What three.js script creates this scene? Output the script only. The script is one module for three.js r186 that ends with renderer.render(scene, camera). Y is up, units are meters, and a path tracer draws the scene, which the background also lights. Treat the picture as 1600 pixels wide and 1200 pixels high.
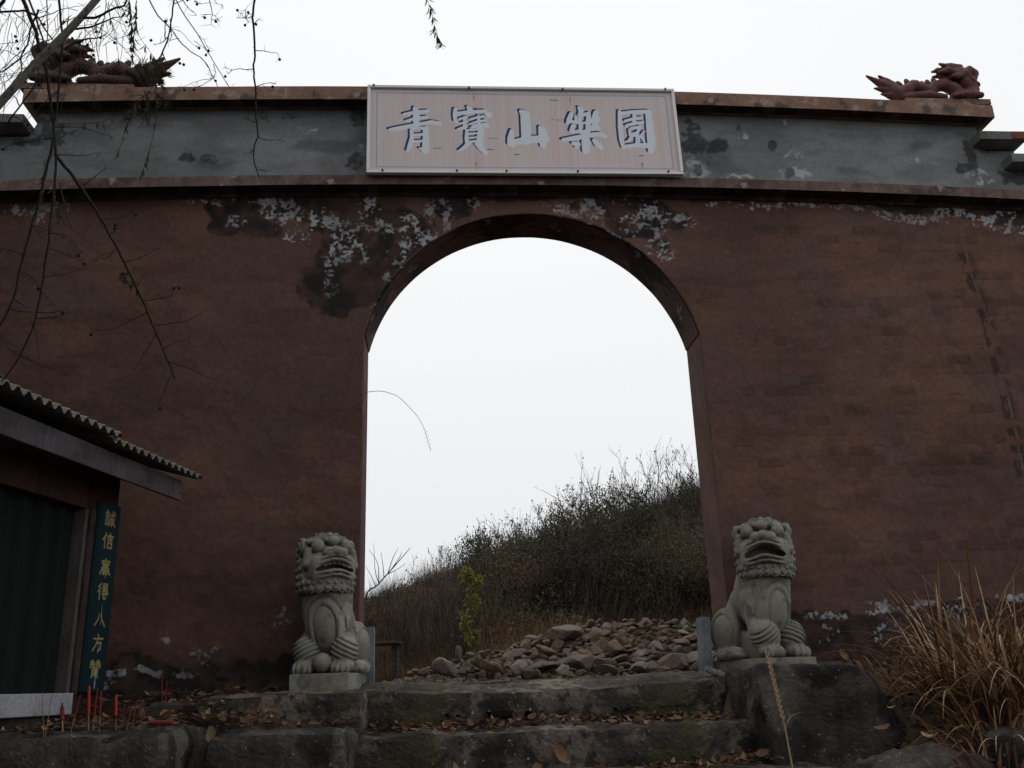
import * as THREE from 'three';
import { mergeGeometries } from 'three/addons/utils/BufferGeometryUtils.js';
import { RoundedBoxGeometry } from 'three/addons/geometries/RoundedBoxGeometry.js';

// ------------------------------------------------------------------ camera, sky, sun, exposure
const scene = new THREE.Scene();
const FPX = 1450, EYE = 1.6;                                  // focal length in pixels of the 1600 x 1200 photograph
const camera = new THREE.PerspectiveCamera(2 * Math.atan(600 / FPX) * 180 / Math.PI, 4 / 3, 0.05, 3000);
camera.position.set(0, EYE, 0);
camera.rotation.order = 'YXZ';
camera.rotation.set(18.1 * Math.PI / 180, -4.8 * Math.PI / 180, -2.0 * Math.PI / 180);
camera.updateMatrixWorld(true);
scene.add(camera);
const renderer = new THREE.WebGLRenderer({ antialias: true });
renderer.toneMapping = THREE.LinearToneMapping;
renderer.toneMappingExposure = 1.0;
renderer.shadowMap.enabled = true;
{ // overcast sky: pale, a little greyer towards the horizon
  const W = 512, H = 256, d = new Float32Array(W * H * 4);
  for (let j = 0; j < H; j++) for (let i = 0; i < W; i++) {
    const up = ((j + 0.5) / H - 0.5) * Math.PI, s = Math.max(0, Math.sin(up));
    const az = (i + 0.5) / W * Math.PI * 2;
    let c = 0.02 * Math.sin(az * 3 + up * 5) + 0.012 * Math.sin(az * 7 - up * 9 + 1);
    const g = 0.835 + 0.20 * Math.pow(s, 0.8) + c * 0.6;
    const o = (j * W + i) * 4;
    d[o] = g * (0.965 + 0.025 * s); d[o + 1] = g * (0.99 + 0.008 * s); d[o + 2] = g * (1.025 - 0.035 * s); d[o + 3] = 1;
  }
  const t = new THREE.DataTexture(d, W, H, THREE.RGBAFormat, THREE.FloatType);
  t.mapping = THREE.EquirectangularReflectionMapping; t.magFilter = t.minFilter = THREE.LinearFilter; t.needsUpdate = true;
  scene.background = t; scene.environment = t;
}
const sun = new THREE.DirectionalLight(0xfff4e6, 0.5);
sun.position.set(9, 26, -15); sun.target.position.set(0, 1.6, -7);
sun.castShadow = true; sun.shadow.radius = 28; sun.shadow.mapSize.set(2048, 2048);
Object.assign(sun.shadow.camera, { left: -14, right: 14, top: 14, bottom: -14, near: 1, far: 80 });
scene.add(sun, sun.target);

// ------------------------------------------------------------------ helpers
const V = (x, y, z) => new THREE.Vector3(x, y, z);
const { clamp, lerp, smoothstep } = THREE.MathUtils;
function rng(seed) { let a = seed >>> 0; return () => { a = (a + 0x6d2b79f5) >>> 0; let t = Math.imul(a ^ (a >>> 15), 1 | a); t = (t + Math.imul(t ^ (t >>> 7), 61 | t)) ^ t; return ((t ^ (t >>> 14)) >>> 0) / 4294967296; }; }
function hash(x, y, z) { let h = Math.imul(x, 374761393) ^ Math.imul(y, 668265263) ^ Math.imul(z, 1274126177); h = Math.imul(h ^ (h >>> 13), 1274126177); return ((h ^ (h >>> 16)) >>> 0) / 4294967296; }
const LAT = new Float32Array(65536); { const r = rng(4711); for (let i = 0; i < 65536; i++) LAT[i] = r(); }
function noise(x, y, z = 0) {
  if (z === 0) { const X = Math.floor(x), Y = Math.floor(y); let u = x - X, v = y - Y; u = u * u * (3 - 2 * u); v = v * v * (3 - 2 * v); const a = (Y & 255) << 8, b = ((Y + 1) & 255) << 8, c = X & 255, d = (X + 1) & 255, p = LAT[a | c], q = LAT[b | c]; const t = p + (LAT[a | d] - p) * u; return t + (q + (LAT[b | d] - q) * u - t) * v; }
  const X = Math.floor(x), Y = Math.floor(y), Z = Math.floor(z); let u = x - X, v = y - Y, w = z - Z;
  u = u * u * (3 - 2 * u); v = v * v * (3 - 2 * v);
  const a = lerp(lerp(hash(X, Y, Z), hash(X + 1, Y, Z), u), lerp(hash(X, Y + 1, Z), hash(X + 1, Y + 1, Z), u), v);
  if (w === 0) return a;
  w = w * w * (3 - 2 * w);
  return lerp(a, lerp(lerp(hash(X, Y, Z + 1), hash(X + 1, Y, Z + 1), u), lerp(hash(X, Y + 1, Z + 1), hash(X + 1, Y + 1, Z + 1), u), v), w);
}
function fbm(x, y, z = 0, n = 4) { let s = 0, a = 0.5, t = 0; for (let i = 0; i < n; i++) { s += a * noise(x, y, z); t += a; a *= 0.5; x = x * 2.03 + 13.7; y = y * 2.03 + 7.1; z = z === 0 ? 0 : z * 2.03 + 3.3; } return s / t; }
const sst = (a, b, x) => { const t = clamp((x - a) / (b - a), 0, 1); return t * t * (3 - 2 * t); };
const inv = new THREE.Matrix4().copy(camera.matrixWorld);
function ray(px, py) { return V((px - 800) / FPX, -(py - 600) / FPX, -1).transformDirection(inv); }
function at(px, py, z) { const d = ray(px, py); return V(0, EYE, 0).addScaledVector(d, z / d.z); }        // where the sight line of a photo point meets the upright plane at depth z
const used = new Map();
function nm(name) { const k = used.get(name) ?? 0; used.set(name, k + 1); return k ? name + '_' + String(k).padStart(3, '0') : name; }
function shadow(o) { o.traverse((m) => { if (m.isMesh) { m.castShadow = true; m.receiveShadow = true; } }); return o; }
function tag(o, label, category, group, kind) { if (label) o.userData.label = label; if (category) o.userData.category = category; if (group) o.userData.group = group; if (kind) o.userData.kind = kind; return o; }
function thing(name, label, category, group, pos) { const g = new THREE.Group(); g.name = nm(name); if (pos) g.position.copy(pos); scene.add(g); return tag(g, label, category, group); }
function part(name, geo, mat, parent, label) { const m = new THREE.Mesh(geo, mat); m.name = name; m.castShadow = m.receiveShadow = true; parent.add(m); if (label) m.userData.label = label; return m; }
function solo(name, geo, mat, label, category, group, kind) { const m = new THREE.Mesh(geo, mat); m.name = nm(name); m.castShadow = m.receiveShadow = true; scene.add(m); return tag(m, label, category, group, kind); }
function local(geo, o) { geo.translate(-o.x, -o.y, -o.z); return geo; }

function boxUV(g, s = 1) {                                       // uv in metres by the way each face points
  if (g.index) g = g.toNonIndexed();
  g.computeVertexNormals();
  const p = g.attributes.position, uv = new Float32Array(p.count * 2), a = V(), b = V(), c = V();
  for (let i = 0; i < p.count; i += 3) {
    a.fromBufferAttribute(p, i); b.fromBufferAttribute(p, i + 1); c.fromBufferAttribute(p, i + 2);
    const n = b.clone().sub(a).cross(c.clone().sub(a)), x = Math.abs(n.x), y = Math.abs(n.y), z = Math.abs(n.z);
    [a, b, c].forEach((q, k) => { const [u, v] = z >= x && z >= y ? [q.x, q.y] : x >= y ? [q.z + 3.7, q.y] : [q.x, q.z + 1.3]; uv[(i + k) * 2] = u * s; uv[(i + k) * 2 + 1] = v * s; });
  }
  g.setAttribute('uv', new THREE.BufferAttribute(uv, 2));
  return g;
}
function smoothUV(g, s = 1) {                                    // keeps smooth normals, uv by dominant normal per vertex
  const p = g.attributes.position, n = g.attributes.normal, uv = new Float32Array(p.count * 2);
  for (let i = 0; i < p.count; i++) {
    const x = Math.abs(n.getX(i)), y = Math.abs(n.getY(i)), z = Math.abs(n.getZ(i));
    const [u, v] = z >= x && z >= y ? [p.getX(i), p.getY(i)] : x >= y ? [p.getZ(i), p.getY(i)] : [p.getX(i), p.getZ(i)];
    uv[i * 2] = u * s; uv[i * 2 + 1] = v * s;
  }
  g.setAttribute('uv', new THREE.BufferAttribute(uv, 2));
  return g;
}
function roughBlock(w, h, d, { r = 0.04, amp = 0.02, f = 4, seg = 0.05, seed = 0, fine = 0.4, shape } = {}) {   // a stone with worn, uneven edges
  const g = new THREE.BoxGeometry(w, h, d, Math.max(2, Math.round(w / seg)), Math.max(2, Math.round(h / seg)), Math.max(2, Math.round(d / seg)));
  const p = g.attributes.position, q = V(), c = V();
  for (let i = 0; i < p.count; i++) {
    q.fromBufferAttribute(p, i);
    c.set(clamp(q.x, -w / 2 + r, w / 2 - r), clamp(q.y, -h / 2 + r, h / 2 - r), clamp(q.z, -d / 2 + r, d / 2 - r));
    const n = q.clone().sub(c); const L = n.length();
    if (L > 1e-6) { n.multiplyScalar(1 / L); q.copy(c).addScaledVector(n, r); }
    const k = (fbm(q.x * f + seed, q.y * f + seed * 1.7 + 5, q.z * f + 9.1, 3) - 0.5) * 2 + fine * (fbm(q.x * f * 5 + seed, q.y * f * 5, q.z * f * 5 + 2.2, 2) - 0.5);
    q.addScaledVector(n, k * amp);
    if (shape) shape(q);
    p.setXYZ(i, q.x, q.y, q.z);
  }
  return boxUVsmooth(g);
}
function boxUVsmooth(g) { g.computeVertexNormals(); g.deleteAttribute('uv'); return smoothUV(g); }
function surfaceNets(sdf, lo, hi, cell) {
  const nx = Math.ceil((hi[0] - lo[0]) / cell) + 1, ny = Math.ceil((hi[1] - lo[1]) / cell) + 1, nz = Math.ceil((hi[2] - lo[2]) / cell) + 1;
  const F = new Float32Array(nx * ny * nz), id = (i, j, k) => (k * ny + j) * nx + i;
  const B = 5, far = cell * B * 0.87 * 1.35 + 0.028;                  // whole blocks that are clearly inside or outside get one value
  for (let k0 = 0; k0 < nz; k0 += B) for (let j0 = 0; j0 < ny; j0 += B) for (let i0 = 0; i0 < nx; i0 += B) {
    const m = sdf(lo[0] + (i0 + 2) * cell, lo[1] + (j0 + 2) * cell, lo[2] + (k0 + 2) * cell), flat = Math.abs(m) > far;
    for (let k = k0; k < Math.min(k0 + B, nz); k++) for (let j = j0; j < Math.min(j0 + B, ny); j++) for (let i = i0; i < Math.min(i0 + B, nx); i++) F[id(i, j, k)] = flat ? m : sdf(lo[0] + i * cell, lo[1] + j * cell, lo[2] + k * cell);
  }
  const vi = new Int32Array(F.length).fill(-1), pos = [], idx = [];
  for (let k = 0; k < nz - 1; k++) for (let j = 0; j < ny - 1; j++) for (let i = 0; i < nx - 1; i++) {
    let m = 0, sx = 0, sy = 0, sz = 0, n = 0; const f = [];
    for (let c = 0; c < 8; c++) { const v = F[id(i + (c & 1), j + ((c >> 1) & 1), k + (c >> 2))]; f.push(v); if (v < 0) m |= 1 << c; }
    if (m === 0 || m === 255) continue;
    for (let a = 0; a < 8; a++) for (let ax = 0; ax < 3; ax++) { const b = a | (1 << ax); if (b === a || ((m >> a) & 1) === ((m >> b) & 1)) continue; const t = f[a] / (f[a] - f[b]); sx += (a & 1) + (ax === 0 ? t : 0); sy += ((a >> 1) & 1) + (ax === 1 ? t : 0); sz += (a >> 2) + (ax === 2 ? t : 0); n++; }
    vi[id(i, j, k)] = pos.length / 3; pos.push(lo[0] + (i + sx / n) * cell, lo[1] + (j + sy / n) * cell, lo[2] + (k + sz / n) * cell);
  }
  const quad = (a, b, c, d, flip) => { if (flip) idx.push(a, c, b, a, d, c); else idx.push(a, b, c, a, c, d); };
  for (let k = 1; k < nz - 1; k++) for (let j = 1; j < ny - 1; j++) for (let i = 1; i < nx - 1; i++) {
    const v = F[id(i, j, k)] < 0;
    if (v !== F[id(i + 1, j, k)] < 0) quad(vi[id(i, j - 1, k - 1)], vi[id(i, j, k - 1)], vi[id(i, j, k)], vi[id(i, j - 1, k)], !v);
    if (v !== F[id(i, j + 1, k)] < 0) quad(vi[id(i - 1, j, k - 1)], vi[id(i - 1, j, k)], vi[id(i, j, k)], vi[id(i, j, k - 1)], !v);
    if (v !== F[id(i, j, k + 1)] < 0) quad(vi[id(i - 1, j - 1, k)], vi[id(i, j - 1, k)], vi[id(i, j, k)], vi[id(i - 1, j, k)], !v);
  }
  const g = new THREE.BufferGeometry(); g.setAttribute('position', new THREE.Float32BufferAttribute(pos, 3)); g.setIndex(idx); g.computeVertexNormals();
  return smoothUV(g);
}
const smin = (a, b, k) => { const h = Math.max(k - Math.abs(a - b), 0) / k; return Math.min(a, b) - h * h * k * 0.25; };
const len = (a, b, c) => Math.sqrt(a * a + b * b + c * c);
const sph = (x, y, z, cx, cy, cz, r) => len(x - cx, y - cy, z - cz) - r;
const ell = (x, y, z, cx, cy, cz, a, b, c) => { const u = (x - cx) / a, v = (y - cy) / b, w = (z - cz) / c, k0 = len(u, v, w), k1 = len(u / a, v / b, w / c); return k1 < 1e-9 ? -Math.min(a, b, c) : k0 * (k0 - 1) / k1; };
const rbox = (x, y, z, cx, cy, cz, a, b, c, r) => { const u = Math.abs(x - cx) - a + r, v = Math.abs(y - cy) - b + r, w = Math.abs(z - cz) - c + r; return len(Math.max(u, 0), Math.max(v, 0), Math.max(w, 0)) + Math.min(Math.max(u, v, w), 0) - r; };
const cap = (x, y, z, ax, ay, az, bx, by, bz, ra, rb) => { const ux = bx - ax, uy = by - ay, uz = bz - az, px = x - ax, py = y - ay, pz = z - az, t = clamp((px * ux + py * uy + pz * uz) / (ux * ux + uy * uy + uz * uz), 0, 1); return len(px - ux * t, py - uy * t, pz - uz * t) - (ra + (rb - ra) * t); };

function limb(pts, r0, r1, { sub = 4, rad = 5, jit = 0, rnd, bow } = {}) {          // a tapering twig through points
  const P = pts.length > 2 ? new THREE.CatmullRomCurve3(pts, false, 'catmullrom', 0.5).getPoints((pts.length - 1) * sub) : pts.map((p) => p.clone());
  if (jit && rnd) for (let i = 1; i < P.length - 1; i++) P[i].add(V(rnd() - 0.5, rnd() - 0.5, rnd() - 0.5).multiplyScalar(jit));
  const n = P.length, pos = [], nor = [], idx = [], uv = []; let N = V(0.3, 0.2, 0.9).normalize(), len = 0;
  for (let i = 0; i < n; i++) {
    const T = P[Math.min(i + 1, n - 1)].clone().sub(P[Math.max(i - 1, 0)]).normalize();
    N.addScaledVector(T, -N.dot(T)); if (N.lengthSq() < 1e-6) N.set(1, 0, 0).addScaledVector(T, -T.x); N.normalize();
    const B = T.clone().cross(N), r = lerp(r0, r1, i / (n - 1)); if (i) len += P[i].distanceTo(P[i - 1]);
    for (let k = 0; k <= rad; k++) { const a = k / rad * Math.PI * 2, d = N.clone().multiplyScalar(Math.cos(a)).addScaledVector(B, Math.sin(a)); pos.push(P[i].x + d.x * r, P[i].y + d.y * r, P[i].z + d.z * r); nor.push(d.x, d.y, d.z); uv.push(k / rad * 0.2, len); }
    if (i) for (let k = 0; k < rad; k++) { const a = (i - 1) * (rad + 1) + k, b = a + rad + 1; idx.push(a, a + 1, b, b, a + 1, b + 1); }
  }
  const e = pos.length / 3; pos.push(P[n - 1].x, P[n - 1].y, P[n - 1].z); nor.push(0, 1, 0); uv.push(0, len);
  for (let k = 0; k < rad; k++) idx.push((n - 1) * (rad + 1) + k, (n - 1) * (rad + 1) + k + 1, e);
  const g = new THREE.BufferGeometry(); g.setAttribute('position', new THREE.Float32BufferAttribute(pos, 3)); g.setAttribute('normal', new THREE.Float32BufferAttribute(nor, 3)); g.setAttribute('uv', new THREE.Float32BufferAttribute(uv, 2)); g.setIndex(idx);
  return g;
}
function blade(p0, dir, len, w, droop, rnd, seg = 5) {          // a strap of grass: folded along its middle, bending over
  const pos = [], idx = []; const d = dir.clone().normalize(), side = V(-d.z, 0, d.x); if (side.lengthSq() < 1e-4) side.set(Math.cos(rnd() * 6.3), 0, Math.sin(rnd() * 6.3)); side.normalize();
  const p = p0.clone(), h = V(d.x, 0, d.z); if (h.lengthSq() < 1e-5) h.copy(side).cross(V(0, 1, 0)); h.normalize();
  for (let i = 0; i <= seg; i++) {
    const t = i / seg, ww = w * (1 - t * t * 0.95) * (0.6 + 0.8 * Math.min(1, t * 3)) * 0.5, fold = ww * 0.5, n = d.clone().cross(side).normalize();
    pos.push(p.x - side.x * ww, p.y - side.y * ww, p.z - side.z * ww, p.x + n.x * fold, p.y + n.y * fold, p.z + n.z * fold, p.x + side.x * ww, p.y + side.y * ww, p.z + side.z * ww);
    if (i) { const a = (i - 1) * 3; idx.push(a, a + 1, a + 3, a + 3, a + 1, a + 4, a + 1, a + 2, a + 4, a + 4, a + 2, a + 5); }
    p.addScaledVector(d, len / seg); d.addScaledVector(V(0, -1, 0), droop * t).addScaledVector(h, droop * 0.35).normalize();
  }
  const g = new THREE.BufferGeometry(); g.setAttribute('position', new THREE.Float32BufferAttribute(pos, 3)); g.setIndex(idx); g.computeVertexNormals(); return g;
}
function leafGeo(L, W, curl, lobes = 0, rnd = rng(1)) {          // a thin curled leaf lying in xz, stalk at the origin
  const pos = [], idx = [], n = 7;
  for (let i = 0; i <= n; i++) { const t = i / n, w = W * Math.pow(Math.sin(Math.PI * Math.min(1, t * 0.96 + 0.03)), 0.8) * (lobes ? 0.75 + 0.4 * Math.abs(Math.sin(t * Math.PI * lobes)) : 1) / 2; const y = curl * L * (t - 0.4) * (t - 0.4) * 2; const e = curl * w * 0.9 * (0.6 + 0.8 * rnd()); pos.push(-w, y + e, t * L, 0, y, t * L, w, y + e * 0.8, t * L); if (i) { const a = (i - 1) * 3; idx.push(a, a + 3, a + 1, a + 1, a + 3, a + 4, a + 1, a + 4, a + 2, a + 2, a + 4, a + 5); } }
  const g = new THREE.BufferGeometry(); g.setAttribute('position', new THREE.Float32BufferAttribute(pos, 3)); g.setIndex(idx); g.computeVertexNormals(); return g;
}
const bare = (g) => { g = g.index ? g.toNonIndexed() : g; for (const k of Object.keys(g.attributes)) if (k !== 'position' && k !== 'normal') g.deleteAttribute(k); return g; };
const join = (a) => mergeGeometries(a.map(bare));

// ------------------------------------------------------------------ textures
function tex(w, h, fn, { srgb = true, rep, wrap = THREE.RepeatWrapping } = {}) {
  const d = new Uint8Array(w * h * 4), c = [0, 0, 0];
  const enc = (v) => 255 * (v <= 0.0031308 ? 12.92 * v : 1.055 * Math.pow(v, 1 / 2.4) - 0.055);
  for (let j = 0; j < h; j++) for (let i = 0; i < w; i++) { fn((i + 0.5) / w, (j + 0.5) / h, c); const o = (j * w + i) * 4; for (let k = 0; k < 3; k++) d[o + k] = clamp(srgb ? enc(clamp(c[k], 0, 1)) : c[k] * 255, 0, 255); d[o + 3] = 255; }
  const t = new THREE.DataTexture(d, w, h); t.magFilter = THREE.LinearFilter; t.minFilter = THREE.LinearMipmapLinearFilter; t.generateMipmaps = true; t.wrapS = t.wrapT = wrap; if (srgb) t.colorSpace = THREE.SRGBColorSpace;
  if (rep) t.repeat.set(rep[0], rep[1]); t.needsUpdate = true; return t;
}
// noise that tiles over u,v in 0..1 with integer frequency
function tn(u, v, f, s = 0) { const x = u * f, y = v * f; let X = Math.floor(x), Y = Math.floor(y), a = x - X, b = y - Y; a = a * a * (3 - 2 * a); b = b * b * (3 - 2 * b); X %= f; Y %= f; const X1 = (X + 1) % f, Y1 = (Y + 1) % f, ox = s * 57, oy = s * 131, r0 = ((Y + oy) & 255) << 8, r1 = ((Y1 + oy) & 255) << 8, c0 = (X + ox) & 255, c1 = (X1 + ox) & 255, p = LAT[r0 | c0], q = LAT[r1 | c0], t = p + (LAT[r0 | c1] - p) * a; return t + (q + (LAT[r1 | c1] - q) * a - t) * b; }
function tf(u, v, f, n = 4, s = 0) { let r = 0, a = 0.5, t = 0; for (let i = 0; i < n; i++) { r += a * tn(u, v, f, s + i); t += a; a *= 0.55; f *= 2; } return r / t; }
function mixc(c, a, b, t) { for (let k = 0; k < 3; k++) c[k] = a[k] + (b[k] - a[k]) * t; }
function tint(c, b, t) { for (let k = 0; k < 3; k++) c[k] += (b[k] - c[k]) * t; }
function mat(o) { return new THREE.MeshPhysicalMaterial({ roughness: 0.95, metalness: 0, specularIntensity: 0.35, ...o }); }
function grainMat(a, b, { size = 1, n = 512, f = 6, spots, bump = 0.004, rough = 0.95, f2 = 48, streak = 0, seed = 0 } = {}) {
  const map = tex(n, n, (u, v, c) => { const s = tf(u, v, f, 5, seed), g = tf(u, v, f2, 3, seed + 20); mixc(c, a, b, clamp((s - 0.25) * 2, 0, 1)); const k = 0.72 + 0.56 * g; c[0] *= k; c[1] *= k; c[2] *= k; if (streak) { const q = 1 + streak * (tn(u, v, 64, seed + 40) * 0.4 + 0.6 * tn(u, 0.3, 64, seed + 41) - 0.5); c[0] *= q; c[1] *= q; c[2] *= q; } if (spots) for (const [col, ff, th, ss] of spots) { const m = tf(u, v, ff, 4, ss); tint(c, col, sst(th - 0.06, th + 0.08, m + 0.12 * (g - 0.5)) * 0.75); } }, { rep: [1 / size, 1 / size] });
  const bmp = tex(n, n, (u, v, c) => { c[0] = c[1] = c[2] = 0.55 * tf(u, v, f * 2, 4, seed + 3) + 0.45 * tf(u, v, f2, 3, seed + 20); }, { srgb: false, rep: [1 / size, 1 / size] });
  return mat({ map, bumpMap: bmp, bumpScale: bump, roughness: rough });
}
// ---- the wall's plaster, with its salts, mould and damp where the photograph has them
const WX0 = -4.2, WX1 = 6.2, WY0 = 1.3, WY1 = 6.0;
const blobs = (list, z) => list.map(([px, py, rx, ry, a]) => { const c = at(px, py, z), e = at(px + rx, py + ry, z); return [c.x, c.y, Math.abs(e.x - c.x), Math.abs(e.y - c.y), a ?? 1]; });
const inBlobs = (B, x, y) => { let m = 0; for (const [cx, cy, rx, ry, a] of B) { const ex = (x - cx) / rx, ey = (y - cy) / ry; if (ex > 1.6 || ex < -1.6 || ey > 1.6 || ey < -1.6) continue; const q = Math.sqrt(ex * ex + ey * ey); if (q < 1.6) m = Math.max(m, a * clamp(1.6 - q, 0, 1)); } return m; };
const WZ = -7.2;
const salt = blobs([[345, 310, 45, 8], [430, 318, 22, 24], [455, 340, 30, 10], [510, 345, 28, 13], [545, 350, 26, 16], [580, 322, 14, 26], [600, 352, 24, 10], [520, 415, 9, 36], [540, 400, 22, 20], [515, 440, 10, 22], [555, 392, 26, 24, 0.75], [640, 345, 20, 12], [670, 330, 12, 14], [700, 325, 10, 34], [665, 372, 26, 14], [640, 395, 34, 20, 0.8], [615, 425, 20, 30, 0.75], [602, 442, 6, 9], [742, 318, 10, 20], [865, 322, 12, 8], [905, 328, 34, 12], [935, 338, 14, 12], [980, 335, 40, 14, 0.85], [1010, 345, 34, 26, 0.85], [1030, 375, 24, 24], [1038, 398, 14, 14], [1068, 345, 16, 14], [940, 308, 20, 5], [970, 309, 16, 5],
  [1150, 318, 46, 6], [1185, 322, 20, 6], [1240, 322, 40, 5], [1330, 323, 40, 5], [1385, 334, 34, 7], [1440, 342, 46, 8], [1500, 330, 40, 16], [1550, 345, 40, 14], [1590, 355, 26, 14], [40, 325, 34, 16], [75, 318, 20, 18], [370, 350, 14, 8, 0.8], [460, 372, 18, 8, 0.7]], WZ);
const mouldB = blobs([[470, 315, 60, 30], [395, 325, 70, 26], [350, 355, 26, 12], [415, 355, 26, 14], [560, 345, 60, 34], [610, 355, 60, 40], [560, 400, 60, 50], [530, 440, 46, 46], [590, 430, 34, 40], [560, 455, 40, 26], [640, 390, 40, 40], [700, 320, 40, 20], [800, 305, 90, 10], [980, 320, 70, 14], [1040, 345, 40, 26], [1000, 345, 60, 26], [1160, 306, 90, 10], [1300, 308, 90, 10], [1430, 316, 90, 16], [1540, 322, 80, 22], [1600, 340, 60, 16], [1030, 370, 20, 26, 0.7]], WZ);
const saltLow = blobs([[225, 1048, 22, 6], [300, 1050, 26, 5], [180, 1056, 14, 8], [262, 1000, 8, 6], [305, 1020, 20, 14, 0.75], [245, 1045, 12, 4], [1300, 966, 34, 5], [1400, 948, 46, 7], [1370, 958, 24, 5], [1440, 942, 18, 8], [1265, 962, 14, 5], [1520, 945, 30, 8, 0.8], [1500, 958, 26, 5, .8], [1590, 930, 30, 8], [1290, 985, 14, 18, 0.62], [1390, 985, 26, 16, 0.62], [440, 960, 12, 16, 0.6], [165, 1070, 12, 8]], WZ);
const saltDamp = (x, y, ) => inBlobs(saltLow, x, y);
function dampTop(x) { return x > 1.5 ? 2.1 + 0.10 * (fbm(x * 1.3 + 40, 2.5, 0, 3) - 0.5) + 0.06 * sst(3, 4.2, x) : 1.95 + 0.5 * (fbm(x * 1.1 + 3, 9.5, 0, 3) - 0.5); }
const crackPts = [[1508, 395], [1522, 440], [1545, 500], [1555, 545], [1572, 610], [1590, 690], [1604, 760]].map(([a, b]) => at(a, b, WZ));
function crackX(y) { for (let i = 1; i < crackPts.length; i++) { const a = crackPts[i - 1], b = crackPts[i]; if (y <= a.y && y >= b.y) return lerp(a.x, b.x, (a.y - y) / (a.y - b.y)); } return 99; }
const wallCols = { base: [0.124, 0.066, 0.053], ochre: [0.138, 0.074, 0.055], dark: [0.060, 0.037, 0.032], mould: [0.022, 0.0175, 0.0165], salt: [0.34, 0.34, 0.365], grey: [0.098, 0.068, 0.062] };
const wallMask = (x, y) => { // [salt, mould, damp]
  const w1 = fbm(x * 5 + 7, y * 5, 0, 4), w2 = fbm(x * 14, y * 14 + 30, 0, 4), w3 = fbm(x * 45, y * 45, 0, 2);
  const jx = x + 0.10 * (w1 - 0.5), jy = y + 0.10 * (fbm(x * 5 + 70, y * 5 + 9, 0, 3) - 0.5);
  const s = inBlobs(salt, jx, jy), m = inBlobs(mouldB, jx, jy), d = saltDamp(jx, jy);
  const rg = 1 - Math.abs(2 * fbm(x * 9 + 17, y * 9 + 3, 0, 4) - 1), rf = 1 - Math.abs(2 * fbm(x * 24 + 7, y * 24 + 41, 0, 3) - 1);
  const sal = s + d > 0 ? Math.max(sst(0.47, 0.82, s * 0.44 + (w2 - 0.5) * 0.85 + (rg - 0.75) * 0.8 + (rf - 0.75) * 0.6 + (w3 - 0.5) * 0.8 + 0.12), sst(0.50, 0.92, d * 0.62 + (w2 - 0.5) * 0.9 + (rf - 0.75) * 0.55 + (w3 - 0.5) * 0.6 + 0.1)) : 0;
  const mou = sst(0.38, 0.62, m * 0.92 + (w1 - 0.5) * 1.1 + (w2 - 0.5) * 0.3);
  const damp = sst(0.0, 0.05, dampTop(x) - y + (w2 - 0.5) * 0.12);
  return [sal, mou, damp, w2, w3];
};
const wallTex = tex(2048, 928, (u, v, c) => {
  const x = lerp(WX0, WX1, u), y = lerp(WY0, WY1, v), [sal, mou, damp, w2, w3] = wallMask(x, y);
  const big = fbm(x * 0.7 + 11, y * 0.9 + 4, 0, 4), mid = fbm(x * 3 + 5, y * 4.4 + 3, 0, 4), hz = fbm(x * 1.2, y * 9 + 77, 0, 3);
  mixc(c, wallCols.base, wallCols.ochre, sst(0.35, 0.7, mid));
  tint(c, wallCols.grey, sst(0.40, 0.75, fbm(x * 2.1 + 50, y * 2.6 + 8, 0, 4)) * 0.65);
  tint(c, wallCols.dark, sst(0.42, 0.70, big) * 0.45 + sst(0.52, 0.76, hz) * 0.28); tint(c, [0.150, 0.086, 0.072], 0.35 * sst(0.56, 0.72, fbm(x * 1.1 + 61, y * 1.5 + 17, 0, 5))); tint(c, wallCols.dark, 0.28 * sst(0.56, 0.68, fbm(x * 3.4 + 2, y * 4.6 + 71, 0, 3)));
  if (x < -0.55) tint(c, wallCols.dark, 0.35 * sst(0.35, 0.6, fbm(x * 1.6 + 90, y * 2 + 1, 0, 4)));
  const k = 0.80 + 0.4 * w3; c[0] *= k; c[1] *= k; c[2] *= k;
  tint(c, wallCols.mould, mou * (0.55 + 0.45 * sst(0.3, 0.65, fbm(x * 7 + 81, y * 7 + 5, 0, 4))));
  tint(c, wallCols.mould, damp * (0.66 + 0.34 * sst(0.4, 0.6, w2)));
  if (damp > 0) tint(c, wallCols.grey, damp * 0.5 * sst(0.58, 0.7, fbm(x * 4 + 21, y * 6 + 2, 0, 4)));
  const cx = crackX(y); if (cx < 90) { const q = Math.abs(x - cx - 0.03 * (fbm(3, y * 9, 0, 3) - 0.5)); tint(c, wallCols.mould, 0.7 * sst(0.12, 0.02, x - cx + 0.02) * sst(-0.02, 0.0, x - cx + 0.06) * sst(0.4, 0.55, w2)); if (q < 0.022) tint(c, [0.19, 0.135, 0.115], 0.55 * sst(0.018, 0.004, q) * sst(0.46, 0.66, w2 + 0.1 * w3)); }
  tint(c, wallCols.salt, sal * (0.35 + 0.45 * sst(0.35, 0.65, fbm(x * 5 + 91, y * 5 + 13, 0, 3)) + 0.2 * sst(0.3, 0.6, w3)));
  if (w3 > 0.97) tint(c, [0.4, 0.38, 0.36], 0.7);
}, { wrap: THREE.MirroredRepeatWrapping });
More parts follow.
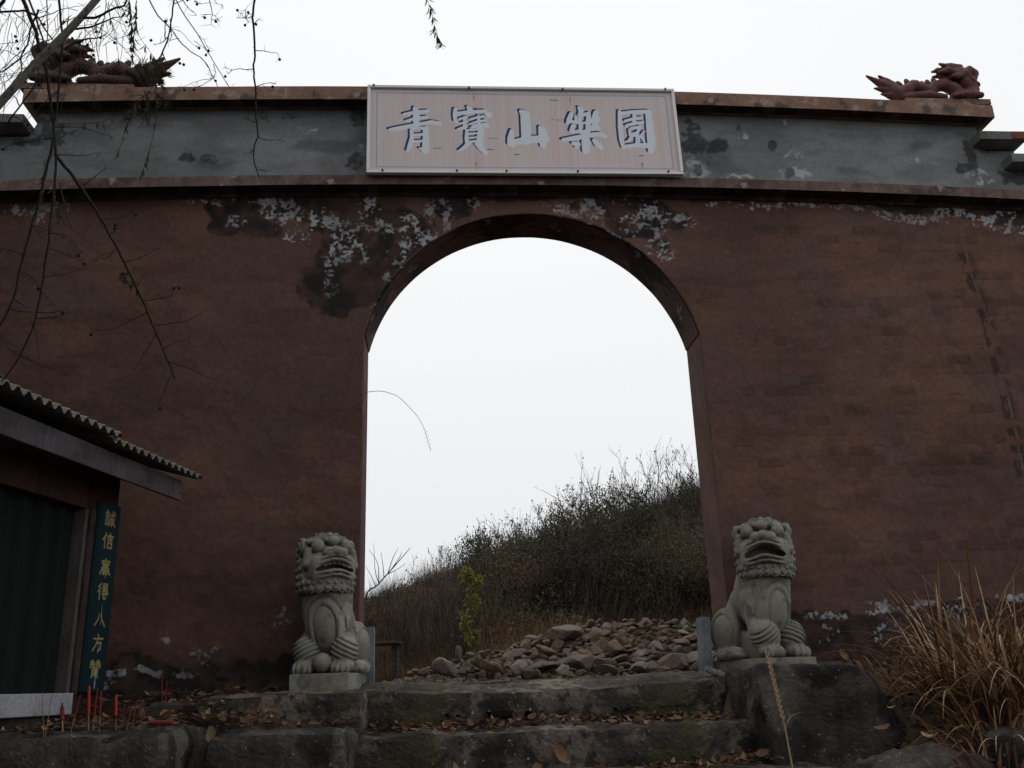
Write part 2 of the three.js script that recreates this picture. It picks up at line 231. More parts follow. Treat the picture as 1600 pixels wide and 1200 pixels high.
const wallBump = tex(1024, 480, (u, v, c) => { const x = lerp(WX0, WX1, u), y = lerp(WY0, WY1, v); const [sal, mou, damp, w2] = wallMask(x, y); const row = Math.floor(y / 0.078), bx = x / 0.245 + (row & 1) * 0.5, fy = y / 0.078 - row, fx = bx - Math.floor(bx); const joint = Math.max(sst(0.10, 0.0, fy), sst(0.9, 1, fy), sst(0.05, 0, fx), sst(0.95, 1, fx)) * sst(0.4, 0.65, fbm(x * 1.7 + 3, y * 1.9, 0, 3)); c[0] = c[1] = c[2] = clamp(0.45 + 0.5 * (fbm(x * 9, y * 9, 0, 4) - 0.5) + 0.16 * (w2 - 0.5) - 0.05 * joint + sal * 0.10 - mou * 0.06 - damp * 0.05, 0, 1); }, { srgb: false, wrap: THREE.MirroredRepeatWrapping });
for (const t of [wallTex, wallBump]) { t.repeat.set(1 / (WX1 - WX0), 1 / (WY1 - WY0)); t.offset.set(-WX0 / (WX1 - WX0), -WY0 / (WY1 - WY0)); }
const M = {};
M.wall = mat({ map: wallTex, bumpMap: wallBump, bumpScale: 0.022, roughness: 0.92 });
M.ghost = [0.86, 0.79, 0.92, 1.06].map((k) => mat({ map: wallTex, bumpMap: wallBump, bumpScale: 0.022, roughness: 0.92, color: new THREE.Color().setRGB(k, k * 0.98, k * 0.98) }));
const PX0 = -5.2, PX1 = 7.4, PY0 = 5.6, PY1 = 6.8;
const ring = blobs([[1122, 225, 20, 12], [1085, 222, 22, 20], [1090, 264, 12, 10], [1235, 268, 10, 9], [1520, 245, 16, 34], [1545, 225, 26, 14], [1510, 262, 14, 8], [1590, 275, 30, 12], [290, 247, 16, 8], [325, 247, 18, 9], [560, 180, 14, 22, 0.9], [556, 250, 14, 20, 0.8], [1085, 195, 14, 14, 0.8], [440, 180, 34, 10, 0.7], [1210, 226, 6, 6], [60, 205, 50, 30, 0.9], [1100, 240, 20, 30, 0.7], [1155, 200, 8, 8, 0.7]], WZ);
const pale = blobs([[1090, 262, 22, 18], [1246, 268, 26, 10], [1165, 212, 8, 6], [1160, 274, 20, 5], [1228, 188, 5, 4], [1525, 268, 20, 6], [325, 245, 12, 4, 0.8], [1440, 245, 14, 8, 0.6], [1240, 240, 16, 7, 0.7], [480, 205, 22, 8, 0.6], [560, 225, 10, 5, 0.7], [1540, 275, 24, 14, 0.7]], WZ);
const parTex = tex(2048, 256, (u, v, c) => {
  const x = lerp(PX0, PX1, u), y = lerp(PY0, PY1, v), n = fbm(x * 3 + 4, y * 7, 0, 4), h = fbm(x * 2.6, y * 6 + 8, 0, 5), w = fbm(x * 16, y * 16, 0, 3), g = fbm(x * 50, y * 50, 0, 2);
  mixc(c, [0.13, 0.137, 0.142], [0.20, 0.208, 0.215], sst(0.3, 0.7, n * 0.5 + h * 0.5)); tint(c, [0.19, 0.2, 0.21], 0.5 * sst(0.6, 0.78, h)); tint(c, [0.07, 0.072, 0.075], 0.6 * sst(0.55, 0.75, fbm(x * 2 + 33, y * 5 + 3, 0, 4)));
  const k = 0.85 + 0.3 * g; c[0] *= k; c[1] *= k; c[2] *= k;
  const jx = x + 0.08 * (w - 0.5), jy = y + 0.08 * (fbm(x * 16 + 9, y * 16, 0, 3) - 0.5);
  const sp = fbm(x * 34 + 3, y * 34 + 8, 0, 3); tint(c, [0.42, 0.42, 0.43], sst(0.46, 0.8, inBlobs(pale, jx, jy) * 0.8 + (w - 0.5) * 0.9 + (sp - 0.5) * 0.8) * 0.75);
  tint(c, [0.025, 0.025, 0.027], sst(0.44, 0.78, inBlobs(ring, jx, jy) * 0.85 + (w - 0.5) * 0.7 + (sp - 0.5) * 0.5) * (0.6 + 0.3 * sp));
}, { wrap: THREE.MirroredRepeatWrapping });
parTex.repeat.set(1 / (PX1 - PX0), 1 / (PY1 - PY0)); parTex.offset.set(-PX0 / (PX1 - PX0), -PY0 / (PY1 - PY0));
M.parapet = mat({ map: parTex, roughness: 0.95 });
M.coping = grainMat([0.18, 0.105, 0.078], [0.24, 0.15, 0.114], { size: 1.6, n: 512, f: 5, seed: 11, spots: [[[0.05, 0.045, 0.045], 9, 0.62, 4], [[0.3, 0.25, 0.22], 14, 0.7, 9]], bump: 0.006 });
M.band = grainMat([0.095, 0.064, 0.056], [0.15, 0.104, 0.094], { size: 1.8, n: 512, f: 4, seed: 31, spots: [[[0.06, 0.045, 0.043], 8, 0.60, 41], [[0.33, 0.25, 0.24], 18, 0.71, 45]], bump: 0.006, streak: 0.5 });
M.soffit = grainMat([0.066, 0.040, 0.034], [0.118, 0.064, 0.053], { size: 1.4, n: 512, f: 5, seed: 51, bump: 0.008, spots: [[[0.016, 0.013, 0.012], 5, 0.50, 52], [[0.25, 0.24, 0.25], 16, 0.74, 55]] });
M.under = grainMat([0.018, 0.014, 0.013], [0.045, 0.030, 0.026], { size: 1.2, n: 512, f: 6, seed: 55, bump: 0.006, spots: [[[0.10, 0.065, 0.055], 9, 0.66, 57]] });  // near-black tone for the ledge undersides, shade and mould mixed in the colour
M.greyCap = grainMat([0.08, 0.085, 0.08], [0.16, 0.165, 0.16], { size: 0.9, f: 5, seed: 61, bump: 0.006 });
M.redBrick = grainMat([0.16, 0.05, 0.03], [0.24, 0.085, 0.05], { size: 0.5, n: 256, f: 4, seed: 66 });
M.lion = grainMat([0.17, 0.167, 0.14], [0.26, 0.255, 0.22], { size: 0.7, f: 4, seed: 71, f2: 64, bump: 0.003, spots: [[[0.09, 0.09, 0.075], 6, 0.66, 72]] });
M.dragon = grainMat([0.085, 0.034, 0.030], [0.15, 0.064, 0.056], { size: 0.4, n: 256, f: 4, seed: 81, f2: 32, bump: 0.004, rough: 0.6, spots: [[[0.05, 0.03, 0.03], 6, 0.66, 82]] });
M.dragonShaded = grainMat([0.040, 0.019, 0.017], [0.085, 0.040, 0.035], { size: 0.4, n: 256, f: 4, seed: 85, f2: 32, bump: 0.004, rough: 0.6, spots: [[[0.03, 0.03, 0.022], 6, 0.58, 86]] });  // left dragon: the same red darkened, its shade put into the colour
M.step = grainMat([0.058, 0.048, 0.040], [0.180, 0.150, 0.126], { size: 1.7, n: 1024, f: 5, seed: 91, f2: 96, bump: 0.02, spots: [[[0.022, 0.019, 0.017], 7, 0.49, 92], [[0.02, 0.018, 0.016], 22, 0.58, 99], [[0.42, 0.41, 0.39], 60, 0.79, 95], [[0.06, 0.055, 0.03], 8, 0.66, 97]] });
M.rock = grainMat([0.026, 0.023, 0.021], [0.082, 0.071, 0.063], { size: 1.3, n: 1024, f: 4, seed: 101, f2: 80, bump: 0.016, streak: 0.5, spots: [[[0.014, 0.013, 0.013], 5, 0.56, 102], [[0.3, 0.3, 0.28], 64, 0.80, 105], [[0.12, 0.11, 0.09], 7, 0.67, 108]] });
M.slab = grainMat([0.11, 0.122, 0.134], [0.18, 0.195, 0.21], { size: 0.6, n: 256, f: 4, seed: 111, streak: 0.7 });
M.soil = grainMat([0.045, 0.034, 0.025], [0.105, 0.078, 0.055], { size: 2.3, n: 1024, f: 6, seed: 121, f2: 110, bump: 0.02, spots: [[[0.16, 0.10, 0.055], 40, 0.66, 122], [[0.02, 0.018, 0.014], 22, 0.6, 125]] });
M.rub = [[[0.125, 0.095, 0.072], [0.21, 0.166, 0.13]], [[0.125, 0.084, 0.057], [0.21, 0.148, 0.104]], [[0.17, 0.145, 0.128], [0.27, 0.24, 0.215]], [[0.085, 0.066, 0.052], [0.15, 0.12, 0.097]], [[0.125, 0.10, 0.083], [0.2, 0.168, 0.144]]].map(([a, b], i) => grainMat(a, b, { size: 0.5, n: 256, f: 4, seed: 131 + i * 7, bump: 0.008, f2: 40 }));
M.bark = grainMat([0.014, 0.012, 0.011], [0.032, 0.028, 0.026], { size: 0.3, n: 256, f: 4, seed: 171 });
M.barkPale = grainMat([0.10, 0.092, 0.082], [0.2, 0.185, 0.165], { size: 0.3, n: 256, f: 4, seed: 175, spots: [[[0.03, 0.028, 0.025], 8, 0.62, 176]] });
const leafMat = (r, g, b, t = 0.3) => new THREE.MeshPhysicalMaterial({ color: new THREE.Color().setRGB(r, g, b), roughness: 0.95, specularIntensity: 0.25, side: THREE.DoubleSide, transmission: t, thickness: 0 });
M.dead = [leafMat(0.125, 0.07, 0.04), leafMat(0.24, 0.145, 0.08), leafMat(0.13, 0.072, 0.045), leafMat(0.075, 0.048, 0.032), leafMat(0.32, 0.23, 0.14)];
M.straw = [leafMat(0.24, 0.135, 0.07), leafMat(0.46, 0.33, 0.21), leafMat(0.11, 0.053, 0.027), leafMat(0.50, 0.37, 0.22)];
M.vineLeaf = leafMat(0.055, 0.06, 0.03);
M.brushLeaf = [leafMat(0.075, 0.068, 0.038), leafMat(0.135, 0.085, 0.058), leafMat(0.042, 0.042, 0.028)];
M.bushDark = leafMat(0.030, 0.030, 0.021, 0.15);
M.twig = mat({ color: new THREE.Color().setRGB(0.085, 0.068, 0.058) });
M.incense = mat({ color: new THREE.Color().setRGB(0.36, 0.04, 0.022), roughness: 0.8 });
M.incense2 = mat({ color: new THREE.Color().setRGB(0.17, 0.028, 0.026), roughness: 0.8 });
M.ash = mat({ color: new THREE.Color().setRGB(0.03, 0.03, 0.03) });
M.stick = mat({ color: new THREE.Color().setRGB(0.30, 0.17, 0.10) });

// ------------------------------------------------------------------ the ground, one sheet from the steps to the horizon
const hillC = [[-60, 0.2], [-30, 0.3], [-14, 0.5], [-7, 1.15], [-4, 1.5], [-1.8, 1.75], [0.22, 2.3], [1.4, 2.6], [2.74, 2.95], [4.2, 3.45], [5.36, 3.85], [7.1, 4.25], [10, 4.9], [16, 6], [60, 7]];
function hillH(x) { for (let i = 1; i < hillC.length; i++) if (x <= hillC[i][0]) { const t = (x - hillC[i - 1][0]) / (hillC[i][0] - hillC[i - 1][0]); return lerp(hillC[i - 1][1], hillC[i][1], t); } return 7; }
function heap(x, z) { // the mound that the rubble lies on
  const top = x < -0.6 ? 0 : x < 1.9 ? lerp(0.02, 0.52, sst(-0.7, 1.8, x)) : lerp(0.52, 0.45, sst(1.9, 4, x)) * sst(6.5, 4.5, x);
  return top * sst(-8.0, -10.2, z) * sst(-12.4, -11.0, z);
}
function ground(x, z) {
  let y;
  if (z > -6.2) y = clamp(-0.158 * z, -0.4, 0.98) + (x > 2.2 ? sst(2.2, 3.4, x) * 0.32 * sst(-3.5, -5.6, z) : 0);
  else if (z > -7.3) { const s = sst(-6.2, -6.9, z); y = x < -0.5 ? lerp(0.98, 1.5, s) : x < 2.0 ? lerp(0.98, 1.2, s) : lerp(0.98 + sst(2.2, 3.4, x) * 0.32, 1.63, s); }
  else y = 1.66;
  if (z < -7.3) { y += heap(x, z) - 0.02; const r = sst(-12.2, -23.5, z); y += hillH(x) * (0.30 * sst(-12.0, -15.5, z) + 0.70 * r) - Math.max(0, -26 - z) * 0.07; y += 0.30 * (fbm(x * 0.6 + 30, z * 0.6, 0, 3) - 0.5) * sst(-12, -14, z); if (z < -60) y = lerp(y, -2, sst(-60, -200, z)); }
  if (x < -8) y = lerp(y, y + 0.0, 1);
  return y + 0.05 * (fbm(x * 2.2, z * 2.2 + 50, 0, 3) - 0.5);
}
{
  const xs = [], zs = [];
  for (let i = -110; i <= 110; i++) { const t = i / 110; xs.push(Math.sign(t) * (Math.abs(t) * 13 + Math.pow(Math.abs(t), 7) * 900)); }
  for (let i = 0; i <= 300; i++) { const t = i / 300; zs.push(t < 0.08 ? lerp(900, 4, Math.pow(t / 0.08, 0.25)) : t < 0.94 ? lerp(4, -30, (t - 0.08) / 0.86) : -30 - Math.pow((t - 0.94) / 0.06, 3) * 900); }
  const pos = [], uv = [], idx = [], nx = xs.length;
  for (const z of zs) for (const x of xs) { pos.push(x, ground(x, z), z); uv.push(x, z); }
  for (let j = 0; j < zs.length - 1; j++) for (let i = 0; i < nx - 1; i++) { const a = j * nx + i; idx.push(a, a + 1, a + nx, a + 1, a + nx + 1, a + nx); }
  const g = new THREE.BufferGeometry(); g.setAttribute('position', new THREE.Float32BufferAttribute(pos, 3)); g.setAttribute('uv', new THREE.Float32BufferAttribute(uv, 2)); g.setIndex(idx); g.computeVertexNormals();
  solo('ground', g, M.soil, null, null, null, 'structure');
}

// ------------------------------------------------------------------ the gate wall
const bow = (x) => -0.0052 * Math.pow(clamp(x - 0.75, -6, 6), 2);
const gate = thing('gate_wall', 'tall red plastered gate wall with a round arch and grey parapet', 'gate');
const JL = -0.6, JR = 2.215, SPR = 4.40, ACX = (JL + JR) / 2, AR = 1.44, ACY = 5.525 - AR, TH = 0.45;
{
  const s = new THREE.Shape(); const a0 = Math.asin((SPR - ACY) / AR), in_ = AR * Math.cos(a0);   // the arc springs a little inside the jambs
  s.moveTo(-9, 0.6); s.lineTo(JL, 0.6); s.lineTo(JL, SPR);
  for (let i = 0; i <= 48; i++) { const a = Math.PI - a0 - (Math.PI - 2 * a0) * i / 48; s.lineTo(ACX + AR * Math.cos(a), ACY + AR * Math.sin(a)); }
  s.lineTo(JR, SPR); s.lineTo(JR, 0.6); s.lineTo(12, 0.6);
  for (let i = 0; i <= 40; i++) { const x = lerp(12, -9, i / 40); s.lineTo(x, 5.78 + bow(x)); }
  const side = (p, i) => { const x = p[i * 3], y = p[i * 3 + 1], z = p[i * 3 + 2]; return new THREE.Vector2(x + z * 0.8, y + z * 0.6); };
  const g = new THREE.ExtrudeGeometry(s, { depth: TH - 0.024, bevelEnabled: true, bevelThickness: 0.012, bevelSize: 0.012, bevelOffset: -0.012, bevelSegments: 2, UVGenerator: { generateTopUV: (_, p, a, b, c) => [a, b, c].map((i) => new THREE.Vector2(p[i * 3], p[i * 3 + 1])), generateSideWallUV: (_, p, a, b, c, d) => [a, b, c, d].map((i) => side(p, i)) } });
  g.translate(0, 0, WZ - TH + 0.012);
  M.soffit.side = THREE.DoubleSide; part('plastered_wall', g, M.wall, gate);
  // the underside of the arch has its own weathered skin
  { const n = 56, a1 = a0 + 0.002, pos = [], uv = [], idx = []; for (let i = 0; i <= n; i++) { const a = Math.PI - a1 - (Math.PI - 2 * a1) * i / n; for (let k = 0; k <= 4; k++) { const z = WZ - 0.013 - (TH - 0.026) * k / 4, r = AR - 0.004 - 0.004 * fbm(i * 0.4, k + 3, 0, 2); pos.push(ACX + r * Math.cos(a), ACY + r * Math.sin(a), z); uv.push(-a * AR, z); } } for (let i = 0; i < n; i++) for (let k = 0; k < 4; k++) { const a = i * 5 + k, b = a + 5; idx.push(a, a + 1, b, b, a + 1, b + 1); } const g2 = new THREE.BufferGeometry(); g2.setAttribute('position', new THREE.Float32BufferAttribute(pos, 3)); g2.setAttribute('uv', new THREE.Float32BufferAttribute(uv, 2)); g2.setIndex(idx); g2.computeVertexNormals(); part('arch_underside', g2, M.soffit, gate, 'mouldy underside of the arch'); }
  // parapet with its stepped ends
  const q = new THREE.Shape(); q.moveTo(-9, 5.6);
  q.lineTo(12, 5.6); q.lineTo(12, 5.80); q.lineTo(5.98, 5.80); q.lineTo(5.96, 6.0); q.lineTo(5.43, 6.0); q.lineTo(5.40, 6.22); q.lineTo(5.12, 6.22); q.lineTo(5.07, 6.50);
  for (let i = 0; i <= 20; i++) { const x = lerp(5.06, -3.43, i / 20); q.lineTo(x, 6.64 + bow(x)); }
  q.lineTo(-3.44, 6.4); q.lineTo(-3.5, 6.25); q.lineTo(-4.2, 6.25); q.lineTo(-4.22, 6.0); q.lineTo(-9, 6.0);
  const pg = new THREE.ExtrudeGeometry(q, { depth: TH - 0.04, bevelEnabled: false }); pg.translate(0, 0, WZ - TH + 0.02);
  part('parapet', pg, M.parapet, gate);
  // courses that project: swept bars that follow the slight bow of the wall head
  const bar = (x0, x1, prof, n, endIn = 0.0, doBow = true) => { // prof: [z, y] outline, clockwise from the front; ends drawn in by endIn
    const pos = [], idx = [], m = prof.length;
    for (let i = 0; i <= n; i++) { const x = lerp(x0, x1, i / n), b = doBow ? bow(x) : 0, wob = 0.006 * (fbm(x * 2.1, 4.4, 0, 3) - 0.5); for (let k = 0; k < m; k++) { const e = i === 0 ? endIn * prof[k][2] : i === n ? -endIn * prof[k][2] : 0; pos.push(x + e, prof[k][1] + b + wob, prof[k][0]); } }
    for (let i = 0; i < n; i++) for (let k = 0; k < m; k++) { const a = i * m + k, b = i * m + (k + 1) % m; idx.push(a, b, a + m, b, b + m, a + m); }
    for (let k = 1; k < m - 1; k++) { idx.push(0, k + 1, k); idx.push(n * m, n * m + k, n * m + k + 1); }
    const g = new THREE.BufferGeometry(); g.setAttribute('position', new THREE.Float32BufferAttribute(pos, 3)); g.setIndex(idx); return boxUV(g);
  };
  const cop = (y1, fh, out) => [[WZ + out, y1 - fh, 0], [WZ + out, y1 - 0.008, 0], [WZ + out - 0.01, y1, 0], [WZ - TH - out + 0.01, y1, 0], [WZ - TH - out, y1 - 0.008, 0], [WZ - TH - out, y1 - fh, 0], [WZ - TH - 0.04, y1 - fh - 0.012, 1], [WZ + 0.05, y1 - fh - 0.012, 1]];
  part('coping', bar(-3.53, 5.19, cop(6.735, 0.14, 0.12), 60, 0.06), M.coping, gate, 'reddish coping along the top of the parapet');
  part('string_course', bar(-9, 12, [[WZ + 0.15, 5.725, 0], [WZ + 0.15, 5.817, 0], [WZ + 0.14, 5.825, 0], [WZ - 0.01, 5.845, 0], [WZ - 0.01, 5.69, 0], [WZ + 0.025, 5.69, 0], [WZ + 0.04, 5.722, 0]], 90), M.band, gate, 'brown stained ledge under the grey parapet');
  // dark strips under the two long courses: shade painted in along with mould
  const under = (x0, x1, zA, yA, zB, yB, n, lab) => { const pos = [], uv = [], idx = []; for (let i = 0; i <= n; i++) { const x = lerp(x0, x1, i / n), b = bow(x) + 0.006 * (fbm(x * 2.1, 4.4, 0, 3) - 0.5); for (const [z, y] of [[zA, yA], [zB, yB]]) { pos.push(x, y + b - 0.006, z); uv.push(x, z); } if (i) { const a = i * 2; idx.push(a - 2, a - 1, a, a, a - 1, a + 1); } } const g = new THREE.BufferGeometry(); g.setAttribute('position', new THREE.Float32BufferAttribute(pos, 3)); g.setAttribute('uv', new THREE.Float32BufferAttribute(uv, 2)); g.setIndex(idx); g.computeVertexNormals(); M.under.side = THREE.DoubleSide; part('shaded_mouldy_underside', g, M.under, gate, lab); };
  under(-3.46, 5.12, WZ + 0.118, 6.595, WZ + 0.03, 6.584, 60, 'underside of the coping painted black with shade and mould');
  under(-9, 12, WZ + 0.148, 5.725, WZ + 0.04, 5.722, 90, 'underside of the brown ledge painted black with shade and mould');
  under(-9, 12, WZ + 0.040, 5.722, WZ + 0.025, 5.692, 90, 'foot of the brown ledge painted black with shade and mould');
  part('coping', bar(5.0, 5.45, cop(6.345, 0.09, 0.13), 3, 0.05, false), M.greyCap, gate, 'grey stepped cap at the right end');
  part('coping', bar(5.26, 6.05, cop(6.11, 0.09, 0.13), 3, 0.05, false), M.greyCap, gate, 'lowest grey stepped cap at the right end');
  part('coping', bar(-4.30, -3.49, cop(6.37, 0.085, 0.15), 3, 0.05, false), M.greyCap, gate, 'grey stepped cap at the left end');
  part('coping', bar(-9, -3.75, cop(6.08, 0.09, 0.13), 3, 0.05, false), M.greyCap, gate, 'lowest grey stepped cap at the left end');
  part('brick', boxUV(local(new THREE.BoxGeometry(0.13, 0.075, 0.05), V(-5.37, -6.296, -(WZ + 0.112)))), M.redBrick, gate, 'bare red brick end of the stepped cap');
  // bricks whose faces show through the thin plaster, right of the arch
  const rnd = rng(77); let n = 0;
  const CH = 0.088, BL = 0.2;
  for (let r = 0; r < 44 && n < 290; r++) for (let k = 0; k < 26 && n < 290; k++) {
    const y = 1.95 + r * CH, x = 2.36 + k * (BL + 0.022) + (r & 1) * 0.11;
    if (x > 6.0 || y > 5.42 || (y > 5.2 && x < 2.9)) continue;
    const dens = fbm(x * 1.3 + 9, r * 0.7 + 20, 0, 2), rowK = hash(r, 5, 9);
    if (dens * 0.75 + rowK * 0.5 + rnd() * 0.5 < 0.90) continue;
    const w = BL * (rnd() < 0.25 ? 0.55 : 1) - 0.01 * rnd(), h = 0.066 + 0.008 * rnd(), px = x + (rnd() - 0.5) * 0.02, py = y + (rnd() - 0.5) * 0.008;
    const sh = new THREE.Shape(), c = 0.014; sh.moveTo(-w / 2 + c, -h / 2); sh.lineTo(w / 2 - c, -h / 2 + 0.004 * rnd()); sh.lineTo(w / 2, -h / 2 + c); sh.lineTo(w / 2 - 0.004 * rnd(), h / 2 - c); sh.lineTo(w / 2 - c, h / 2); sh.lineTo(-w / 2 + c, h / 2 - 0.004 * rnd()); sh.lineTo(-w / 2, h / 2 - c); sh.lineTo(-w / 2 + 0.003, -h / 2 + c);
    const g = new THREE.ExtrudeGeometry(sh, { depth: 0.0006, bevelEnabled: true, bevelThickness: 0.0008, bevelSize: 0.009, bevelSegments: 1 }); g.translate(px, py, WZ + 0.0004);
    const p = g.attributes.position, uv = g.attributes.uv; for (let i = 0; i < p.count; i++) uv.setXY(i, p.getX(i), p.getY(i));
    part('brick', g, M.ghost[Math.floor(rnd() * 4)], gate); n++;
  }
}

